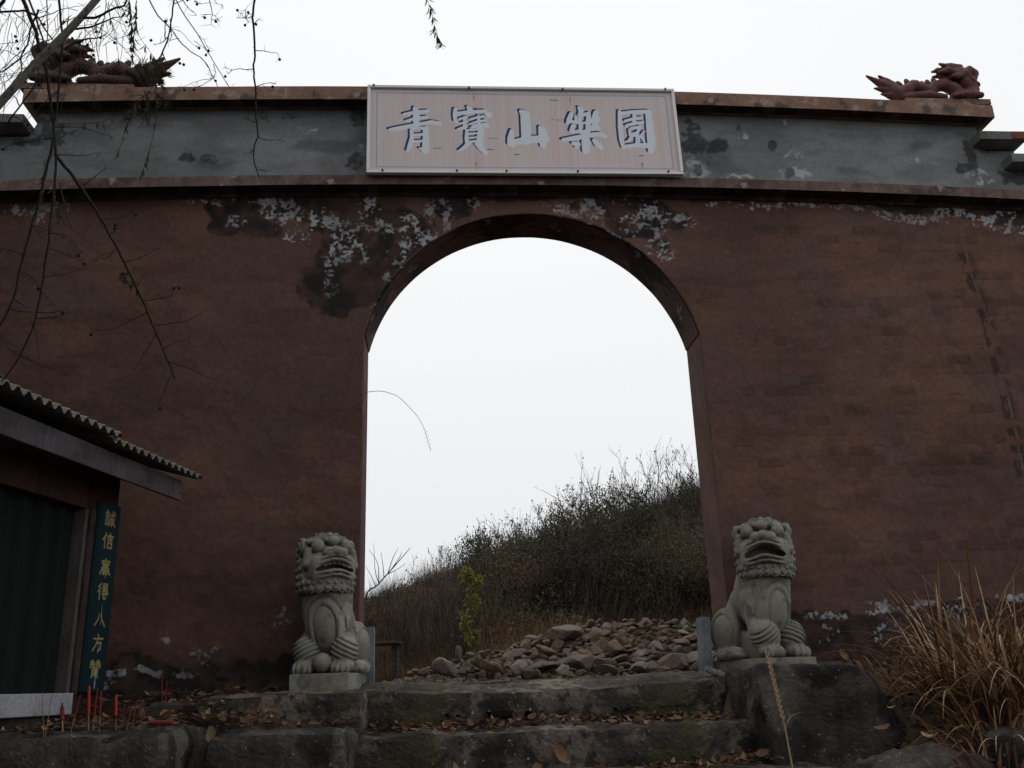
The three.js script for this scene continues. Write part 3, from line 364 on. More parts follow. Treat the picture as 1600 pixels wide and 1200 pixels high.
// ------------------------------------------------------------------ name board over the arch
const brush = (ctx, map, pts, s) => { // pts: [x, y, width]
  for (let i = 1; i < pts.length; i++) { const [x0, y0, w0] = pts[i - 1], [x1, y1, w1] = pts[i], n = Math.max(6, Math.ceil(Math.hypot(x1 - x0, y1 - y0) / 3)); for (let k = 0; k <= n; k++) { const t = k / n, [cx, cy] = map(lerp(x0, x1, t), lerp(y0, y1, t)); ctx.beginPath(); ctx.arc(cx, cy, lerp(w0, w1, t) * s / 2, 0, 7); ctx.fill(); } }
};
{
  const TL = at(577, 134, -7.03), TR = at(1053, 141, -7.03), BR = at(1067, 274, -7.005), BL = at(570, 272, -7.005);
  const W = (TR.distanceTo(TL) + BR.distanceTo(BL)) / 2, H = (TL.distanceTo(BL) + TR.distanceTo(BR)) / 2;
  const sign = thing('name_board', 'wide faded pink name board with grey characters hung over the arch', 'sign board');
  const C = TL.clone().add(TR).add(BR).add(BL).multiplyScalar(0.25), X = TR.clone().add(BR).sub(TL).sub(BL).normalize(), Y0 = TL.clone().add(TR).sub(BL).sub(BR), Y = Y0.addScaledVector(X, -Y0.dot(X)).normalize(), Zv = X.clone().cross(Y);
  sign.matrix.makeBasis(X, Y, Zv).setPosition(C); sign.matrix.decompose(sign.position, sign.quaternion, sign.scale);
  const cw = 2000, ch = Math.round(cw * H / W), cv = document.createElement('canvas'); cv.width = cw; cv.height = ch; const ctx = cv.getContext('2d');
  const rnd = rng(5);
  ctx.fillStyle = 'rgb(198,187,187)'; ctx.fillRect(0, 0, cw, ch);
  for (let x = 0; x < cw; x += 2) { const a = fbm(x * 0.021, 3, 0, 3), b = rnd(); const edge = fbm(x * 0.004, 8, 0, 2); ctx.fillStyle = b < 0.5 ? `rgba(180,134,134,${(0.04 + 0.30 * Math.max(0, a - 0.42) + 0.1 * b * edge).toFixed(3)})` : `rgba(225,214,214,${(0.05 + 0.3 * Math.max(0, 0.55 - a)).toFixed(3)})`; ctx.fillRect(x, 0, 1 + rnd() * 3, ch); }
  for (let i = 0; i < 420; i++) { const x = rnd() * cw, y = rnd() * ch, L = 20 + rnd() * 160; ctx.fillStyle = `rgba(${rnd() < 0.6 ? '170,105,105' : '215,205,208'},${(0.04 + rnd() * 0.1).toFixed(3)})`; ctx.fillRect(x, y, 1 + rnd() * 1.5, L); }
  const uvOf = (px, py) => { let u = (px - 574) / 486, v = 0.5; for (let k = 0; k < 3; k++) { const top = 134 + 7 * u, bot = 272 + 2 * u; v = (py - top) / (bot - top); const l = lerp(577, 570, v), r = lerp(1053, 1067, v); u = (px - l) / (r - l); } return [u * cw, v * ch]; };
  // weathered marks on the cloth
  for (const [px, py, w] of [[868, 187, 14], [764, 217, 7], [677, 233, 6], [862, 155, 6], [760, 235, 5], [1000, 245, 4], [800, 243, 4], [738, 168, 4]]) { const [x, y] = uvOf(px, py); ctx.fillStyle = 'rgba(70,62,60,0.5)'; for (let k = 0; k < 14; k++) ctx.fillRect(x + (rnd() - 0.5) * w * 8, y + (rnd() - 0.5) * 7, 6 + rnd() * 14, 1.5 + rnd() * 2.5); }
  for (const [px, py] of [[738, 150], [890, 156], [738, 262], [1003, 262]]) { const [x, y] = uvOf(px, py); ctx.fillStyle = 'rgba(120,55,50,0.25)'; for (let k = 0; k < 12; k++) ctx.fillRect(x + (rnd() - 0.5) * 12, y - 30, 2, 20 + rnd() * 60); }
  ctx.strokeStyle = 'rgba(150,160,176,0.95)'; ctx.lineWidth = 6; ctx.strokeRect(52, 44, cw - 104, ch - 88); ctx.strokeStyle = 'rgba(190,196,206,0.9)'; ctx.lineWidth = 5; ctx.strokeRect(62, 54, cw - 124, ch - 108); ctx.strokeStyle = 'rgba(120,132,152,0.8)'; ctx.lineWidth = 2; ctx.strokeRect(47, 39, cw - 94, ch - 78);
  const A = (x, y) => uvOf(595 + x / 8.42, 155 + y / 8.42), B = (x, y) => uvOf(775 + x / 5.714, 155 + y / 5.714);
  const sA = cw / 486 / 8.42, sB = cw / 486 / 5.714;
  const chars = [
    [A, sA, [[[285, 195, 40], [440, 165, 62], [595, 150, 46]], [[315, 285, 34], [440, 250, 52], [585, 232, 40]], [[95, 408, 44], [250, 385, 74], [420, 345, 60], [640, 300, 56], [745, 322, 62]], [[425, 110, 50], [445, 160, 92], [440, 300, 84], [435, 370, 50]], [[372, 415, 44], [376, 520, 56], [345, 630, 64], [312, 695, 34]], [[375, 400, 40], [470, 380, 34], [560, 392, 70]], [[560, 390, 76], [556, 560, 86], [548, 690, 98], [470, 660, 26]], [[400, 478, 34], [530, 470, 44]], [[395, 566, 34], [530, 560, 40]]]],
    [A, sA, [[[1120, 95, 36], [1150, 130, 78], [1155, 170, 60]], [[955, 130, 50], [950, 210, 62], [948, 290, 40], [1005, 320, 20]], [[970, 185, 50], [1150, 165, 60], [1340, 150, 54], [1400, 205, 92]], [[1012, 262, 36], [1105, 238, 34]], [[1022, 326, 34], [1110, 296, 34]], [[985, 405, 40], [1090, 368, 50]], [[1075, 235, 34], [1068, 390, 44]], [[1155, 262, 32], [1250, 236, 38], [1330, 222, 34]], [[1140, 330, 26], [1250, 296, 42], [1350, 278, 40]], [[1260, 220, 40], [1262, 390, 44]], [[1175, 352, 34], [1350, 340, 74], [1370, 360, 54]], [[1150, 385, 30], [1230, 370, 40]], [[1098, 410, 36], [1092, 520, 52], [1100, 600, 56]], [[1290, 392, 70], [1272, 500, 86], [1268, 600, 96]], [[1105, 415, 26], [1260, 402, 36]], [[1110, 462, 30], [1240, 455, 30]], [[1110, 518, 30], [1240, 510, 26]], [[1110, 578, 40], [1250, 560, 40]], [[1115, 595, 60], [1060, 650, 58], [990, 690, 26]], [[1215, 600, 40], [1285, 660, 84], [1340, 725, 60]]]],
    [B, sB, [[[210, 105, 40], [245, 135, 88], [250, 260, 92], [250, 380, 88]], [[122, 285, 40], [112, 350, 64], [110, 400, 66], [135, 425, 30]], [[115, 395, 60], [260, 368, 80], [420, 360, 80]], [[378, 255, 36], [400, 290, 78], [405, 380, 84], [400, 425, 52]]]],
    [B, sB, [[[735, 70, 30], [755, 100, 52], [742, 140, 36]], [[740, 130, 36], [745, 220, 34], [745, 300, 34]], [[745, 140, 34], [820, 130, 44]], [[822, 125, 40], [818, 210, 50], [812, 300, 44]], [[745, 215, 26], [815, 208, 26]], [[748, 290, 26], [815, 282, 30]], [[665, 130, 44], [645, 180, 50], [630, 215, 34]], [[640, 200, 40], [700, 200, 30]], [[705, 150, 30], [712, 210, 34]], [[680, 240, 44], [665, 285, 44], [700, 295, 36], [725, 285, 30]], [[890, 118, 50], [868, 180, 52], [850, 205, 36]], [[905, 175, 50], [875, 230, 46], [850, 255, 30]], [[880, 225, 34], [912, 265, 44], [850, 275, 28]], [[585, 368, 36], [680, 355, 54], [820, 325, 50], [920, 315, 46], [970, 338, 40]], [[785, 300, 56], [792, 400, 80], [790, 470, 68]], [[680, 400, 44], [715, 410, 58], [708, 435, 40]], [[865, 372, 34], [905, 415, 64], [935, 445, 40]]]],
    [B, sB, [[[1105, 110, 34], [1108, 250, 44], [1120, 380, 44], [1135, 440, 34]], [[1110, 125, 34], [1240, 112, 40], [1360, 110, 46]], [[1370, 118, 60], [1382, 260, 70], [1395, 400, 78], [1385, 475, 50]], [[1135, 435, 40], [1260, 420, 46], [1390, 425, 60]], [[1160, 195, 30], [1250, 172, 34], [1310, 165, 26]], [[1170, 240, 34], [1250, 215, 32], [1320, 210, 26]], [[1240, 140, 36], [1238, 225, 34]], [[1195, 285, 30], [1200, 330, 26], [1270, 300, 28], [1285, 255, 36], [1215, 262, 30]], [[1230, 315, 34], [1190, 375, 30], [1165, 385, 14]], [[1265, 315, 36], [1270, 380, 44], [1262, 415, 40]], [[1240, 330, 30], [1310, 350, 30], [1330, 395, 20]], [[1335, 290, 14], [1300, 330, 26]]]]];
  for (const pass of [0, 1]) { ctx.fillStyle = pass ? 'rgb(206,212,221)' : 'rgb(38,60,98)'; const dx = pass ? 0 : -14, dy = pass ? 0 : -9; for (const [f, s, strokes] of chars) for (const st of strokes) brush(ctx, (x, y) => { const [a, b] = f(x, y); return [a + dx, b + dy]; }, st, s * (pass ? 0.98 : 0.96)); }
  const t = new THREE.CanvasTexture(cv); t.colorSpace = THREE.SRGBColorSpace; t.magFilter = THREE.LinearFilter;
  // the cloth: nearly flat, a little slack between its fixings
  const pg = new THREE.PlaneGeometry(W - 0.03, H - 0.03, 60, 20); const pp = pg.attributes.position; for (let i = 0; i < pp.count; i++) { const u = pp.getX(i) / W * 2, v = pp.getY(i) / H * 2; pp.setZ(i, -0.006 * (1 - u * u) * (1 - v * v) + 0.0022 * Math.sin(pp.getX(i) * 9 + pp.getY(i) * 4) * (1 - v * v) + 0.003 * (fbm(pp.getX(i) * 5, pp.getY(i) * 5, 0, 2) - 0.5)); } pg.computeVertexNormals();
  part('cloth_panel', pg, mat({ map: t, roughness: 0.7 }), sign, 'faded pink cloth printed with five grey characters');
  part('backing', new THREE.BoxGeometry(W - 0.03, H - 0.03, 0.02).translate(0, 0, -0.025), M.bark, sign);
  const fm = mat({ color: new THREE.Color().setRGB(0.62, 0.62, 0.64), roughness: 0.45, metalness: 0.1 });
  const fw = 0.028;
  for (const s of [1, -1]) { part('frame_bar', new RoundedBoxGeometry(W, fw, 0.045, 2, 0.006).translate(0, s * (H / 2 - fw / 2), 0), fm, sign); part('frame_bar', new RoundedBoxGeometry(fw, H - 2 * fw, 0.045, 2, 0.006).translate(s * (W / 2 - fw / 2), 0, 0), fm, sign); }
  for (const [u, v] of [[-0.44, -0.98], [-0.13, -0.98], [0.32, -0.98], [0.9, -0.97], [-0.96, 1.005], [0.94, 1.005], [-0.35, 0.97], [0.26, 0.97], [-0.9, -0.98]]) part('fixing_bolt', new THREE.CylinderGeometry(0.008, 0.009, 0.02, 8).rotateX(Math.PI / 2).translate(u * W / 2, v * (H / 2 - 0.012), 0.026), M.bark, sign);
}

// ------------------------------------------------------------------ steps, blocks and rocks
{
  const steps = new THREE.Group(); steps.name = 'stone_steps'; tag(steps, null, null, null, 'structure'); scene.add(steps);
  const block = (x0, x1, y0, y1, z0, z1, o, name = 'step_stone', m = M.step, parent = steps) => { const g = roughBlock(x1 - x0, y1 - y0, z1 - z0, o); g.translate((x0 + x1) / 2, (y0 + y1) / 2, (z0 + z1) / 2); return part(name, g, m, parent); };
  const worn = (s) => (q) => { if (q.y > 0.05) q.y -= 0.05 * sst(0.1, 0.42, q.z) + 0.025 * Math.sin(q.x * 2 + s); };
  block(-0.62, 2.3, 1.2, 1.648, -7.7, -6.74, { r: 0.04, amp: 0.034, seed: 4, f: 3.2, fine: 0.9, seg: 0.04, shape: worn(2) });
  block(-0.66, 2.2, 0.95, 1.338, -6.9, -6.23, { r: 0.035, amp: 0.034, f: 3.4, fine: 0.9, seg: 0.04, seed: 12 });
  block(-0.6, 2.3, 0.75, 1.10, -6.5, -5.55, { r: 0.04, amp: 0.02, seed: 15 });
  const pl = thing('stone_pedestal', 'dark weathered stone block under the left lion', 'stone block');
  block(-1.5, -0.51, 1.1, 1.605, -7.19, -6.2, { r: 0.03, amp: 0.03, fine: 1.0, seed: 21 }, 'block', M.step, pl);
  block(-2.0, -1.51, 1.1, 1.57, -7.19, -6.3, { r: 0.06, amp: 0.03, seed: 23 }, 'block', M.rock, pl);
  const c1 = thing('stone_ledge', 'low dark stone ledge at the foot of the left block beside the steps', 'stone ledge');
  block(-1.28, -0.53, 0.9, 1.405, -6.25, -5.5, { r: 0.05, amp: 0.05, fine: 0.9, seed: 25 }, 'block', M.rock, c1);
  const c2 = thing('stone_ledge', 'long dark stone ledge with incense sticks in front of the shed', 'stone ledge');
  block(-4.2, -1.42, 0.8, 1.45, -6.6, -5.15, { r: 0.05, amp: 0.055, seed: 27, f: 3.4, fine: 0.9 }, 'block', M.rock, c2);
  // the rough rock right of the steps
  const rk = thing('rock_outcrop', 'big dark rough rock right of the steps under the right lion', 'rock');
  const g1 = roughBlock(1.25, 1.0, 1.15, { r: 0.07, amp: 0.05, f: 2.6, seg: 0.035, seed: 33, fine: 0.5, shape: (q) => { if (q.y > -0.3) q.y -= 0.46 * sst(-0.05, 0.6, q.x) * sst(-0.5, 0.25, q.z) * (0.6 + 0.4 * sst(-0.3, 0.4, q.y)); q.z += 0.08 * Math.sin(q.x * 7 + q.y * 3) * sst(0.1, 0.5, q.z); q.z += 0.10 * sst(0.2, -0.5, q.y) * sst(0, 0.4, q.z); if (q.y > -0.4) q.z -= 0.35 * sst(0.0, 0.62, q.x) * sst(0, 0.5, q.z); } });
  part('rock', g1.translate(2.625, 1.19, -6.62), M.rock, rk);
  const r2 = thing('boulder', 'rounded dark boulder at the bottom right among dead leaves', 'boulder');
  part('rock', roughBlock(0.72, 0.5, 0.6, { r: 0.16, amp: 0.075, f: 4, seg: 0.03, seed: 41, fine: 0.8 }).rotateY(0.3).translate(2.52, 0.93, -5.25), M.rock, r2);
  const r3 = thing('boulder', 'flat grey stone half hidden by dry grass at the right edge', 'boulder');
  part('rock', roughBlock(0.9, 0.24, 0.5, { r: 0.1, amp: 0.035, f: 3, seg: 0.035, seed: 45, fine: 0.5 }).rotateY(-0.2).translate(3.48, 1.16, -5.42), M.rock, r3);
  // thin door stones standing behind the lions
  for (const [px, x0, lean, lab] of [[0, 1.955, -0.03, 'thin upright grey door stone behind the right lion'], [1, -0.545, 0.01, 'thin upright grey door stone behind the left lion']]) { const s = thing('door_stone', lab, 'stone slab', null, V(x0, 1.62, -7.15)); part('slab', roughBlock(px ? 0.06 : 0.078, 0.44, px ? 0.10 : 0.14, { r: 0.008, amp: 0.004, seg: 0.03, seed: 51 + px }).rotateZ(lean).translate(0.035, 0.22, 0), M.slab, s); }
  const w = thing('stone_chip', 'pale wedge of stone lying before the right door stone', 'stone chip', null, at(1122, 1052, -6.82)); part('stone', roughBlock(0.20, 0.05, 0.11, { r: 0.015, amp: 0.012, seg: 0.02, seed: 57 }).rotateZ(-0.42).rotateY(-0.2), M.slab, w);
}

// ------------------------------------------------------------------ stone lions
function lionHead(dir, open) { // dir: which way the face turns (+1 right)
  const curls = [], R2 = rng(19);
  const ringOf = (y, r, n, a0, a1, s) => { for (let i = 0; i < n; i++) { const a = lerp(a0, a1, n > 1 ? i / (n - 1) : 0); curls.push([Math.sin(a) * r, y + (R2() - 0.5) * 0.01, Math.cos(a) * r, s * (0.9 + 0.2 * R2())]); } };
  ringOf(-0.195, 0.178, 15, -2.2, 2.2, 0.031); ringOf(-0.150, 0.190, 6, -2.4, -1.0, 0.031); ringOf(-0.150, 0.190, 6, 1.0, 2.4, 0.031); ringOf(-0.158, 0.186, 7, -0.8, 0.8, 0.024);
  for (const [y, a0, n] of [[-0.095, 1.35, 5], [-0.04, 1.55, 4], [0.015, 1.65, 4], [0.07, 1.8, 4], [0.12, 1.9, 3]]) { const r = y > 0.1 ? 0.165 : 0.19; ringOf(y, r, n, a0, 2.9, 0.034); ringOf(y, r, n, -2.9, -a0, 0.034); }
  ringOf(0.168, 0.135, 11, -2.3, 2.3, 0.032); ringOf(0.20, 0.075, 7, -2.6, 2.6, 0.034); ringOf(0.215, 0.0, 1, 0, 0, 0.03);
  for (const y of [-0.1, -0.03, 0.04, 0.11]) ringOf(y, 0.18, 2, 2.95, 3.35, 0.04);
  const mid = (x) => -0.048 - 0.45 * x * x + 0.014 * Math.cos(x * 22);          // the mouth's wavy line
  const half = (x) => (open ? 0.036 : 0.024) * Math.sqrt(Math.max(0, 1 - Math.pow(Math.abs(x) / 0.15, 3)));
  const surf = (x) => 0.222 - 2.6 * x * x - (Math.abs(x) > 0.12 ? 2 * Math.pow(Math.abs(x) - 0.12, 1.2) : 0);
  const loop = (w, up, rr, dz) => { const L = [], N = 34; for (let i = 0; i < N; i++) { const a = i / N * Math.PI * 2, x = w * Math.sign(Math.cos(a)) * Math.pow(Math.abs(Math.cos(a)), 0.75); const q = Math.sqrt(Math.max(0, 1 - Math.pow(Math.abs(x) / w, 4))); L.push([x, mid(x * 0.85) + Math.sin(a) * 0 + (Math.sin(a) >= 0 ? 1 : -1) * q * up, surf(x) + dz]); } L.r = rr; return L; };
  const loops = [loop(0.164, open ? 0.050 : 0.040, 0.0115, 0.009), loop(0.188, open ? 0.080 : 0.070, 0.0115, 0.0)];
  const TURN = 0.62, cy = Math.cos(TURN * dir), sy = Math.sin(TURN * dir), cp = Math.cos(-0.06), sp = Math.sin(-0.06);
  return (X, Y, Z) => {
    let x = X + dir * 0.03, y = Y - 0.79, z = Z - 0.095; { const t = x * cy - z * sy; z = x * sy + z * cy; x = t; } { const yy = y * cp + z * sp, zz = -y * sp + z * cp; y = yy; z = zz; }
    let d = ell(x, y, z, 0, -0.01, -0.02, 0.192, 0.21, 0.185);
    d = smin(d, rbox(x, y, z, 0, -0.06, 0.07, 0.182, 0.125, 0.13, 0.09), 0.05);
    const ax = Math.abs(x), m = mid(x), hole = Math.max(ax - 0.152, Math.abs(y - m) - half(x), 0.085 - z);
    d = Math.max(d, -hole);
    let l = 9; if (z > 0.03 && y > -0.22 && y < 0.1) for (const L of loops) for (let i = 0; i < L.length; i++) { const a = L[i], b = L[(i + 1) % L.length]; l = Math.min(l, cap(x, y, z, a[0], a[1], a[2], b[0], b[1], b[2], L.r, L.r)); }
    d = smin(d, l, 0.003);
    if (open) d = smin(d, rbox(x, y, z, -0.03, m - half(0) + 0.002 - 0.012, 0.215, 0.055, 0.010, 0.03, 0.008), 0.008);   // tongue over the lip
    else { d = Math.min(d, rbox(x, y, z, 0.02, m + 0.013, 0.185, 0.11, 0.007, 0.02, 0.003) + 0.004 * (0.5 + 0.5 * Math.sin(x * 170))); d = smin(d, rbox(x, y, z, -0.02, m - 0.045, 0.222, 0.05, 0.010, 0.02, 0.008), 0.008); }
    d = smin(d, ell(x, y, z, 0, 0.068, 0.205, 0.046, 0.040, 0.055), 0.014);
    for (const s of [-1, 1]) {
      d = smin(d, ell(x, y, z, s * 0.052, 0.058, 0.190, 0.046, 0.042, 0.05), 0.006);
      d = smin(d, sph(x, y, z, s * 0.112, 0.112, 0.125, 0.050), 0.004);
      d = smin(d, cap(x, y, z, s * 0.05, 0.162, 0.135, s * 0.165, 0.155, 0.07, 0.018, 0.024), 0.006);
      d = smin(d, cap(x, y, z, s * 0.175, 0.08, 0.09, s * 0.185, -0.02, 0.09, 0.03, 0.036), 0.012);
      const er = Math.hypot(y - 0.125, z + 0.01); d = smin(d, ell(x, y, z, s * 0.185, 0.125, -0.01, 0.036, 0.07, 0.075) + 0.007 * Math.sin(er * 170), 0.008);
    }
    d = smin(d, ell(x, y, z, 0, 0.155, 0.135, 0.045, 0.04, 0.05), 0.008);
    for (const [cx, cyy, cz, r] of curls) { const u0 = x - cx, v0 = y - cyy, w0 = z - cz, q2 = u0 * u0 + v0 * v0 + w0 * w0; if (q2 < (r + 0.04) * (r + 0.04)) { const q = Math.sqrt(q2), k = 1.2, sw = len(x - cx * k, y - cyy + 0.004, z - cz * k); d = smin(d, q - r + 0.0055 * Math.cos(sw * 230), 0.005); } }
    return d;
  };
}
function lionBody(dir, ball) {
  const bump = (e, w) => Math.exp(-e * e / (w * w));
  return (x, y, z) => {
    const w = lerp(0.165, 0.19, sst(0.25, 0.6, y));
    const xx = x; x += dir * 0.03 * sst(0.22, 0.6, y);
    let d = rbox(x, y, z, 0, 0.46, 0.085, w, 0.28, 0.165, 0.145);                     // the broad upright chest
    d = smin(d, ell(x, y, z, 0.012 * dir, 0.35, 0.135, 0.15, 0.2, 0.145), 0.05);
    d = smin(d, cap(x, y, z, 0, 0.54, -0.04, 0, 0.2, -0.31, 0.155, 0.145), 0.07);
    if (z > 0.02) { // breast plate: two arched rims, combed hair beside and above
      const cx = x - 0.012 * dir, e1 = (Math.hypot(cx / 0.135, (y - 0.36) / (y > 0.36 ? 0.19 : 0.30)) - 1) * 0.14, e2 = (Math.hypot(cx / 0.082, (y - 0.35) / (y > 0.35 ? 0.125 : 0.26)) - 1) * 0.09;
      const on = sst(0.16, 0.24, y);
      d += on * (0.013 * bump(e1, 0.008) - 0.010 * bump(e1 + 0.022, 0.013) + 0.012 * bump(e2, 0.008) - 0.006 * bump(e2 - 0.018, 0.012) + 0.004 * sst(0, -0.02, e2));
      if (e1 > 0.012) d += 0.003 * Math.sin(x * 300) * sst(0.3, 0.45, y);
      else if (e2 > 0.012 && e1 < -0.03) d += 0.0022 * Math.sin(x * 330);
      const e3 = (Math.hypot((Math.abs(x) - 0.19) / 0.035, (y - 0.36) / 0.16) - 1) * 0.04; d += 0.010 * bump(e3, 0.007) * on;
    } else { d += 0.004 * Math.sin(z * 100 + y * 40) * sst(0.05, 0.2, Math.abs(x)); const e4 = (Math.hypot((z + 0.2) / 0.09, (y - 0.3) / 0.24) - 1) * 0.1; d += 0.012 * bump(e4, 0.009); }
    d = smin(d, rbox(x, y, z, 0, 0.09, 0.0, 0.13, 0.12, 0.16, 0.05), 0.03);
    for (const s of [-1, 1]) {
      const raised = !ball && s === dir ? 1 : 0, fw = ball ? 0 : raised ? 0.03 : -0.005, sx = s * (raised ? 0.115 : 0.14);
      let l = ell(x, y, z, sx, 0.155, 0.18 + fw, 0.102, 0.115, 0.125);
      const ph = (y - 0.225) + 0.75 * (x - sx) * s * (raised ? 1 : 0.7); for (let k = 0; k < 5; k++) l += 0.0155 * bump(ph + k * 0.036 - 0.008, 0.0068) * sst(0.07, 0.10, y) * sst(0.28, 0.24, y);
      l = smin(l, cap(x, y, z, s * 0.09, 0.36, 0.05, sx, 0.17, 0.13 + fw, 0.07, 0.09), 0.03);
      l = smin(l, ell(x, y, z, sx, 0.052, 0.225 + fw, 0.085, 0.056, 0.09), 0.018);
      for (let k = 0; k < 4; k++) { const a = (k - 1.5) * 0.46; l = smin(l, ell(x, y, z, sx + Math.sin(a) * 0.082, 0.034, 0.232 + fw + Math.cos(a) * 0.084, 0.020, 0.034, 0.024), 0.003); l = smin(l, sph(x, y, z, sx + Math.sin(a) * 0.088, 0.064, 0.222 + fw + Math.cos(a) * 0.078, 0.015), 0.003); }
      d = smin(d, l, 0.010);
      let h = ell(x, y, z, s * 0.155, 0.2, -0.235, 0.09, 0.19, 0.165); h += 0.012 * bump((Math.hypot((y - 0.19) / 0.14, (z + 0.2) / 0.105) - 1) * 0.1, 0.008);
      d = smin(d, h, 0.014);
      let p = cap(x, y, z, s * 0.19, 0.05, -0.25, s * 0.195, 0.045, -0.03, 0.055, 0.046); for (let k = 0; k < 3; k++) p = smin(p, cap(x, y, z, s * (0.163 + k * 0.03), 0.04, -0.04, s * (0.163 + k * 0.03), 0.032, 0.005, 0.021, 0.018), 0.004); p += 0.005 * Math.sin((y * 1.4 + z * 0.7) * 190) * sst(-0.03, -0.06, z);
      d = smin(d, p, 0.008);
    }
    d = smin(d, cap(x, y, z, 0, 0.18, -0.36, 0, 0.42, -0.3, 0.05, 0.025), 0.03);   // tail laid up the back
    if (ball) d = Math.min(d, sph(x, y, z, 0.0, 0.078, 0.262, 0.068));
    return d;
  };
}
for (const [dir, pos, turn, label, ball, k] of [
  [1, at(508, 1081, -6.62), -0.15, 'grey stone lion left of the arch, a ball between its paws', true, 1.0],
  [-1, at(1218, 1050, -6.62), 0.34, 'grey stone lion right of the arch with wide open dark mouth', false, 1.0]]) {
  const L = thing('stone_lion', label, 'stone lion', null, V(pos.x, 1.605, pos.z - 0.30)); L.rotation.y = turn;
  part('plinth', roughBlock(0.42, 0.135, 0.68, { r: 0.008, amp: 0.004, seg: 0.03, seed: 60 + dir }).translate(0, 0.0675, -0.02), M.lion, L);
  const s = 0.99;
  L.scale.setScalar(ball ? 0.96 : 1);
  part('body', surfaceNets(lionBody(dir, ball), [-0.3, -0.012, -0.50], [0.3, 0.76, 0.40], 0.0066).scale(s, s, s * 0.92).translate(0, 0.13, 0), M.lion, L);
  part('head', surfaceNets(lionHead(dir, !ball), [-0.30, 0.50, -0.26], [0.30, 1.06, 0.40], 0.0056).scale(s, s, s * 0.95).translate(0, 0.13, 0.015), M.lion, L, ball ? 'curly maned head turned to the right, mouth half open' : 'curly maned head turned to the left, mouth wide open');
}

